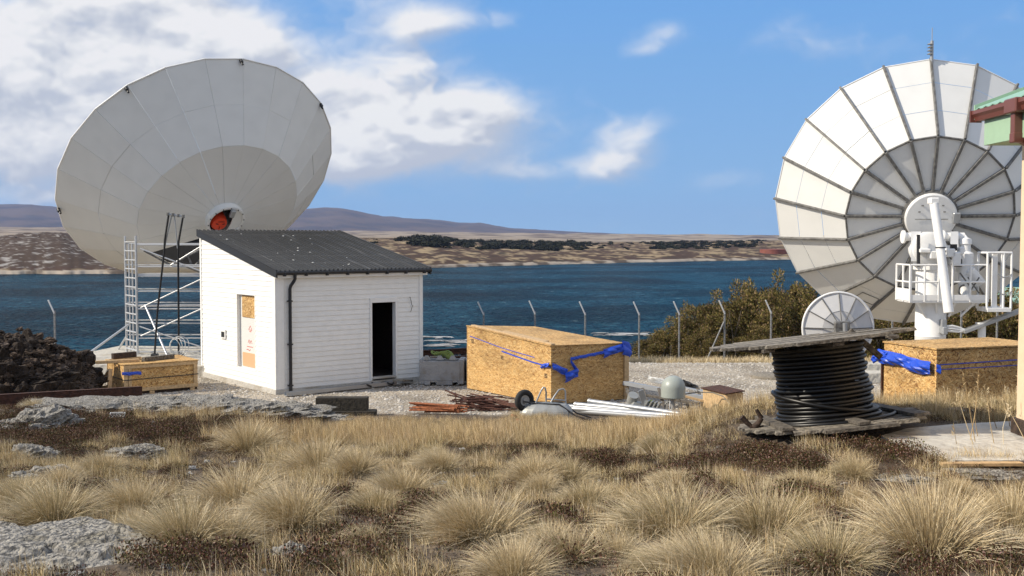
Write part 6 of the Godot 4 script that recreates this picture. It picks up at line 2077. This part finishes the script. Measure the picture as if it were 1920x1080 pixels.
func vegetation() -> void:
	# single tussocks that can be told apart: photo column, row of the foot, width in photo pixels
	var variants := []
	for k in 9: variants.append(tussock_mesh(100 + k, 2600, 0.4 + 0.16 * k))
	rng.seed = 4
	var where := [
		[462, 848, 140, "rounded tussock with green heart below the shed, beside dark heath"], [890, 1012, 250, "large shaggy tussock with green heart, upslope of the overturned wheelbarrow"], [1000, 908, 130, "compact green hearted tussock behind the large shaggy one"], [1245, 1000, 215, "broad straw tussock with dark green base on the open slope"], [1092, 948, 125, "medium pale tussock between the shaggy and the broad ones"],
		[745, 932, 150, "low spreading tussock on the slope below the timber baulk"], [340, 1028, 230, "sprawling straw tussock above the pale bedrock"], [535, 990, 230, "wide tussock with shaded flank beside the sprawling one"], [430, 950, 210, "tall pale tussock behind the sprawling one"], [595, 888, 150, "straw tussock behind the low spreading one"],
		[665, 888, 115, "small tussock joined to its neighbour under the timber baulk"], [1735, 1052, 330, "biggest windswept tussock, combed over to one side"], [1420, 1012, 240, "windswept tussock next to the biggest one"], [1545, 1066, 210, "low windswept tussock at the foot of the biggest one"], [190, 888, 95, "little upright tussock between stones and heath"],
		[95, 985, 190, "loose straw tussock at the edge of the bedrock"], [235, 965, 170, "loose straw tussock behind the pale bedrock"], [1150, 1042, 120, "small greenish tussock in short grass near the broad straw one"], [1895, 990, 170, "straw tussock at the foot of the building slope"], [1330, 1085, 230, "pale tussock beside bare soil, upslope of the broad straw one"],
		[960, 1088, 190, "thin tussock in front of the large shaggy one"], [640, 1075, 110, "sparse tuft among small grey stones"], [30, 940, 120, "straw tuft above the mossy bedrock hump"], [60, 772, 60, "straw tuft in front of the rusty channel"], [1230, 850, 90, "faint straw tuft below the radome"], [820, 880, 100, "faint straw tuft below the orange bars"]]
	for k in where.size():
		var q: Array = where[k]
		var p := on_ground(q[0], q[1])
		if q[1] > 1070: p = on_ground(q[0], minf(q[1], 1100.0))
		var s: float = q[2] / F * -p.z * 0.56
		var t := thing("grass_tussock", q[3], "grass tussock", p + Vector3(0, -0.03, 0), Basis(Vector3.UP, rng.randf_range(-0.5, 0.5)), "straw tussocks of the slope")
		var mi := part_mesh(t, "blades", variants[(k * 5) % 9], M.grass_blades)
		mi.transform = Transform3D(Basis(Vector3.BACK, rng.randf_range(-0.05, 0.22)).scaled(Vector3(s * rng.randf_range(0.9, 1.2), s * rng.randf_range(0.8, 1.1), s)), Vector3.ZERO)
	for k in 34:
		var px := rng.randf_range(20, 1900)
		var py := rng.randf_range(872, 1070)
		var pe := on_ground(px, py)
		if blocked(pe): continue
		var te := thing("grass_tussock", "small straw tussock among the low grass, without a green heart", "grass tussock", pe + Vector3(0, -0.02, 0), Basis(Vector3.UP, rng.randf_range(-0.5, 0.5)), "small straw tussocks")
		var me := part_mesh(te, "blades", variants[(k * 5) % 9], M.grass_blades)
		var se := rng.randf_range(0.10, 0.30)
		me.transform = Transform3D(Basis(Vector3.BACK, rng.randf_range(-0.1, 0.35)).scaled(Vector3(se * rng.randf_range(0.8, 1.4), se * rng.randf_range(0.7, 1.3), se)), Vector3.ZERO)
	# finer grass, heath and litter
	var grass := [[], [], [], []]
	var hea := [[], []]
	var pebble := []
	rng.seed = 12
	for k in 36000:
		var d := sqrt(rng.randf_range(3.4 * 3.4, 24.0 * 24.0))
		var x := (rng.randf() * 2.0 - 1.0) * (0.52 * d + 0.8)
		var p := Vector3(x, ground(x, -d), -d)
		if blocked(p): continue
		var h := heath(p)
		var gv := gravel(p)
		var turn := Basis(Vector3.UP, rng.randfn() * 0.6)
		if rng.randf() < gv * 0.96: continue
		var patch := n1.get_noise_2d(x * 90.0 + 700.0, d * 90.0)
		if rng.randf() < (0.9 - 0.85 * h) * smoothstep(-0.2, 0.25, patch + (0.15 if d > 14.0 else -0.03)) or (rng.randf() < 0.08):
			var s := rng.randf_range(0.45, 1.0) * (1.0 + 0.5 * patch) * (0.85 if d < 13.0 else 1.0) * (0.75 if h > 0.5 else 1.0)
			if d > 17.0: s *= lerpf(1.0, 0.55, smoothstep(17.0, 20.0, d))
			var b := rng.randf_range(0.82, 1.15)
			var kind := 0 if d > 15.0 else (1 if rng.randf() < 0.35 + patch else 2)
			if h > 0.5: kind = 3
			grass[kind].append([Transform3D(turn.scaled(Vector3(s, s, s)), p), Color(b, b * rng.randf_range(0.95, 1.0), b * rng.randf_range(0.85, 1.0))])
		if rng.randf() < 0.28 + 0.6 * h:
			var s2 := rng.randf_range(0.7, 1.6) * (0.6 + 0.6 * h)
			var b2 := rng.randf_range(0.7, 1.35)
			hea[rng.randi() % 2].append([Transform3D(turn.scaled(Vector3(s2, s2, s2)), p), Color(b2, b2 * rng.randf_range(0.85, 1.1), b2)])
		if rng.randf() < 0.035:
			var s3 := rng.randf_range(0.010, 0.035)
			var b3 := rng.randf_range(0.16, 0.42)
			pebble.append([Transform3D(Basis(Vector3(rng.randfn(), rng.randfn(), rng.randfn()).normalized(), rng.randf() * TAU).scaled(Vector3(s3 * 1.4, s3 * 0.7, s3)), p), Color(b3, b3, b3 * 0.96)])
	scatter("meadow_grass", "fine straw coloured grass along the gravel edge", "grass", clump_mesh(201, 60, 0.18, 0.36, 0.005, 0.4, 0.95), M.grass_blades, grass[0])
	scatter("dry_grass", "tangled dry grass between the tussocks", "grass", clump_mesh(202, 40, 0.13, 0.26, 0.0042, 0.5, 0.8), M.grass_blades, grass[1])
	scatter("short_grass", "short pale grass of the upper slope", "grass", clump_mesh(203, 46, 0.12, 0.16, 0.0040, 0.4, 0.7), M.grass_blades, grass[2])
	scatter("heath_grass", "sparse thin grass growing through the heath", "grass", clump_mesh(204, 12, 0.10, 0.20, 0.004, 0.3, 0.9), M.grass_blades, grass[3])
	scatter("heath", "low reddish brown heath cushions on the slope", "heath", heath_mesh(205, 330), M.heath_leaves, hea[0])
	scatter("heath_twigs", "dark twiggy ground cover among the grass", "ground cover", heath_mesh(206, 260), M.heath_leaves, hea[1])
	scatter("pebbles", "small grey stones strewn through the grass", "stones", lump(1, 1, 1, 5, 8, 0.6, 120.0, 4, 0.3, -0.95), M.stone_chips, pebble)
	# gravel chips
	var chips := []
	rng.seed = 19
	for k in 26000:
		var d2 := rng.randf_range(22.6, 37.0)
		var x2 := (rng.randf() * 2.0 - 1.0) * (0.5 * d2 + 0.5)
		var p2 := Vector3(x2, ground(x2, -d2), -d2)
		if rng.randf() > gravel(p2): continue
		var s4 := rng.randf_range(0.008, 0.026) * (1.8 if rng.randf() < 0.06 else 1.0)
		var b4 := rng.randf_range(0.34, 0.60)
		chips.append([Transform3D(Basis(Vector3(rng.randfn(), rng.randfn(), rng.randfn()).normalized(), rng.randf() * TAU).scaled(Vector3(s4 * 1.3, s4 * 0.8, s4)), p2), Color(b4, b4 * 0.94, b4 * 0.85)])
	scatter("gravel_chips", "loose pale stones on the gravel yard", "gravel", lump(1, 1, 1, 5, 8, 0.6, 120.0, 9, 0.3, -0.95), M.stone_chips, chips)
	# rough grass strip along the fence
	var strip_ := []
	for k in 5200:
		var d3 := rng.randf_range(36.6, 47.0)
		var x3 := (rng.randf() * 2.0 - 1.0) * (0.5 * d3 + 1.0)
		var p3 := Vector3(x3, ground(x3, -d3), -d3)
		if n2.get_noise_2d(x3 * 60.0, d3 * 60.0) < -0.22 or rng.randf() < gravel(p3): continue
		var s5 := rng.randf_range(0.35, 0.8)
		var b5 := rng.randf_range(0.75, 1.1)
		strip_.append([Transform3D(Basis(Vector3.UP, rng.randf() * TAU).scaled(Vector3(s5 * 1.6, s5, s5 * 1.6)), p3), Color(b5, b5, b5)])
	scatter("fence_grass", "rough straw grass along the boundary fence", "grass", clump_mesh(207, 30, 0.2, 0.4, 0.014, 0.3, 0.95), M.grass_blades, strip_)
	# tall weeds by the right crate and pad
	for q in [[1800, 775, 1], [1835, 772, 2], [1870, 775, 3], [1895, 770, 4], [1905, 780, 5], [1775, 778, 6], [1850, 840, 7], [1910, 812, 8]]:
		var wp := on_ground(q[0], q[1])
		if q[2] < 7: wp = Vector3(at(q[0], q[1], 18.2).x, ground(at(q[0], q[1], 18.2).x, -18.2), -18.2)
		var names := ["", "tall dry weed stalks before the shaded crate side, sparse", "tall dry weed with seed heads before the shaded crate side", "bushy dry weed before the shaded crate side", "tallest dry weed beside the cream wall", "leaning dry weed against the cream wall", "short dry weed at the crate's taped corner", "thin weed growing from the concrete pad", "dry weed at the foot of the cream wall"]
		var we := thing("dry_weed", names[q[2]], "weed", wp, Basis(), "dry weeds by the crate and pad")
		rng.seed = 300 + q[2]
		var g := Geo.new()
		var heads := Geo.new()
		for k in (30 if q[2] < 7 else 9):
			var b := rng.randf_range(0.7, 1.1)
			var c: Color = STRAW[rng.randi() % 5] * b * 0.8
			var foot := Vector3(rng.randfn() * 0.18, 0, rng.randfn() * 0.12)
			var tip := foot + Vector3(rng.randfn() * 0.16, rng.randf_range(0.25, 0.85), rng.randfn() * 0.12)
			g.col = c
			g.tube([foot, foot.lerp(tip, 0.5) + Vector3(rng.randfn() * 0.02, 0, 0), tip], 0.005, 4, false, false, 0.002)
			heads.col = c
			for i in 7: blade(heads, tip - Vector3(0, 0.02 * i, 0), Vector3(rng.randfn(), 1.2, rng.randfn()), 0.05, 0.012, 0.1, Vector3.ZERO, c, c, 2)
		part(we, "stalks", g, M.grass_blades)
		part(we, "seed_heads", heads, M.grass_blades)

func bush_mesh(seed_: int, count: int) -> ArrayMesh:      # windswept crown of many leafy clumps, 1 m in radius and 2 m high, to be scaled
	rng.seed = seed_
	var g := Geo.new()
	var lobes := []
	for k in 130:
		var th := rng.randf() * TAU
		var r := sqrt(rng.randf()) * 0.95
		lobes.append([Vector3(cos(th) * r, rng.randf_range(0.1, 1.0) * 2.0 * (1.0 - 0.5 * r * r), sin(th) * r), rng.randf_range(0.15, 0.30), rng.randf_range(0.7, 1.3)])
	for k in count:
		var l: Array = lobes[rng.randi() % lobes.size()]
		var d := Vector3(rng.randfn(), rng.randfn(), rng.randfn()).normalized()
		var p: Vector3 = l[0] + d * l[1] * pow(rng.randf(), 0.4)
		if p.y < 0.0: p.y = rng.randf() * 0.3
		var a := (d * 0.6 + Vector3(-0.35, 0.35, 0.1) + Vector3(rng.randfn(), rng.randfn(), rng.randfn()) * 0.45).normalized() * rng.randf_range(0.035, 0.07)
		var b := a.cross(Vector3(rng.randfn(), rng.randfn(), rng.randfn()).normalized()) * 0.36
		var s: float = l[2] * rng.randf_range(0.6, 1.3)
		var t := rng.randf()
		g.col = Color(0.13, 0.118, 0.038) * s if t < 0.45 else (Color(0.22, 0.165, 0.06) * s if t < 0.78 else Color(0.22, 0.15, 0.09) * s)
		g.tri(p - a * 0.5, p + b, p + a)
		g.tri(p - a * 0.5, p + a, p - b)
	return g.mesh()

func bushes() -> void:
	var kinds := []
	for k in 3: kinds.append(bush_mesh(400 + k, 26000))
	rng.seed = 55
	var list := [[1228, 46.0, 0.95, 1.0, "low bush at the seaward end of the hedge"], [1268, 46.5, 1.15, 1.7, "rounded olive bush behind the fence, second from the seaward end"], [1312, 47.0, 1.25, 2.35, "olive bush behind the fence beside the strutted post"], [1352, 46.2, 1.3, 2.5, "olive bush right behind the strutted fence post"], [1392, 47.5, 1.4, 3.0, "tall olive bush with bare grey stems past the strutted post"], [1432, 46.4, 1.35, 2.85, "tall bush between strutted post and cable reel"], [1466, 47.6, 1.4, 3.35, "tallest windswept bush of the hedge"], [1508, 46.8, 1.3, 2.9, "bush behind the small round dish, outer side"], [1552, 47.2, 1.3, 2.5, "bush hidden partly by the small round dish"], [1330, 44.6, 1.0, 1.2, "dark low bush in front of the hedge at the strutted post"], [1420, 44.8, 1.1, 1.3, "dark low bush in front of the hedge by the cable reel"],
		[1640, 46.0, 1.6, 2.3, "dark bush under the lower rim of the ribbed dish"], [1700, 46.5, 1.6, 2.1, "dark bush between ribbed dish rim and white mast"], [1790, 46.0, 1.7, 2.4, "dark bush between white mast and cable tray post"], [1850, 46.6, 1.7, 2.8, "dark bush behind the cable tray"], [1905, 46.2, 1.6, 2.6, "dark bush behind the ladder cage"]]
	for k in list.size():
		var q: Array = list[k]
		var p := at(q[0], 660, q[1])
		p.y = ground(p.x, p.z)
		var t := thing("bush", q[4], "bush", p, Basis(), "windswept hedge behind the fence")
		var cr := part_mesh(t, "crown", kinds[k % 3], M.leaves)
		cr.transform = Transform3D(Basis(Vector3.UP, rng.randf_range(-0.6, 0.6)).scaled(Vector3(q[2], q[3] * 0.60, q[2])), Vector3.ZERO)
		var g := Geo.new()
		for i in 9:
			var b := Vector3(rng.randfn() * 0.45 * q[2], 0, rng.randf_range(-0.3, 0.8) * q[2])
			var h: float = q[3] * rng.randf_range(0.6, 0.98)
			g.tube([b, b + Vector3(rng.randfn() * 0.08, h * 0.5, rng.randfn() * 0.05), b + Vector3(rng.randfn() * 0.14 + 0.05, h, rng.randfn() * 0.1)], 0.022, 6, true, false, 0.009)
		part(t, "trunk", g, M.weathered_wood_dark if i_odd(k) else M.weathered_wood)

func i_odd(k: int) -> bool:
	return k % 2 == 1

# ------------------------------------------------------------------
func _ready() -> void:
	rng.seed = 1
	n1.seed = 2
	n1.frequency = 0.01
	n1.fractal_octaves = 4
	n2.seed = 3
	n2.frequency = 0.01
	n2.fractal_octaves = 4
	lights_and_camera()
	materials()
	textured(mat("pan_skin", lin(0.62, 0.62, 0.62), 0.6), M.dish_paint.albedo_texture, 0.8)
	setting()
	shed()
	left_dish()
	right_dish()
	small_dish()
	middle_crate()
	left_crate()
	right_crate()
	scaffold()
	heaps()
	clutter()
	reel()
	building()
	fence()
	bushes()
	vegetation()
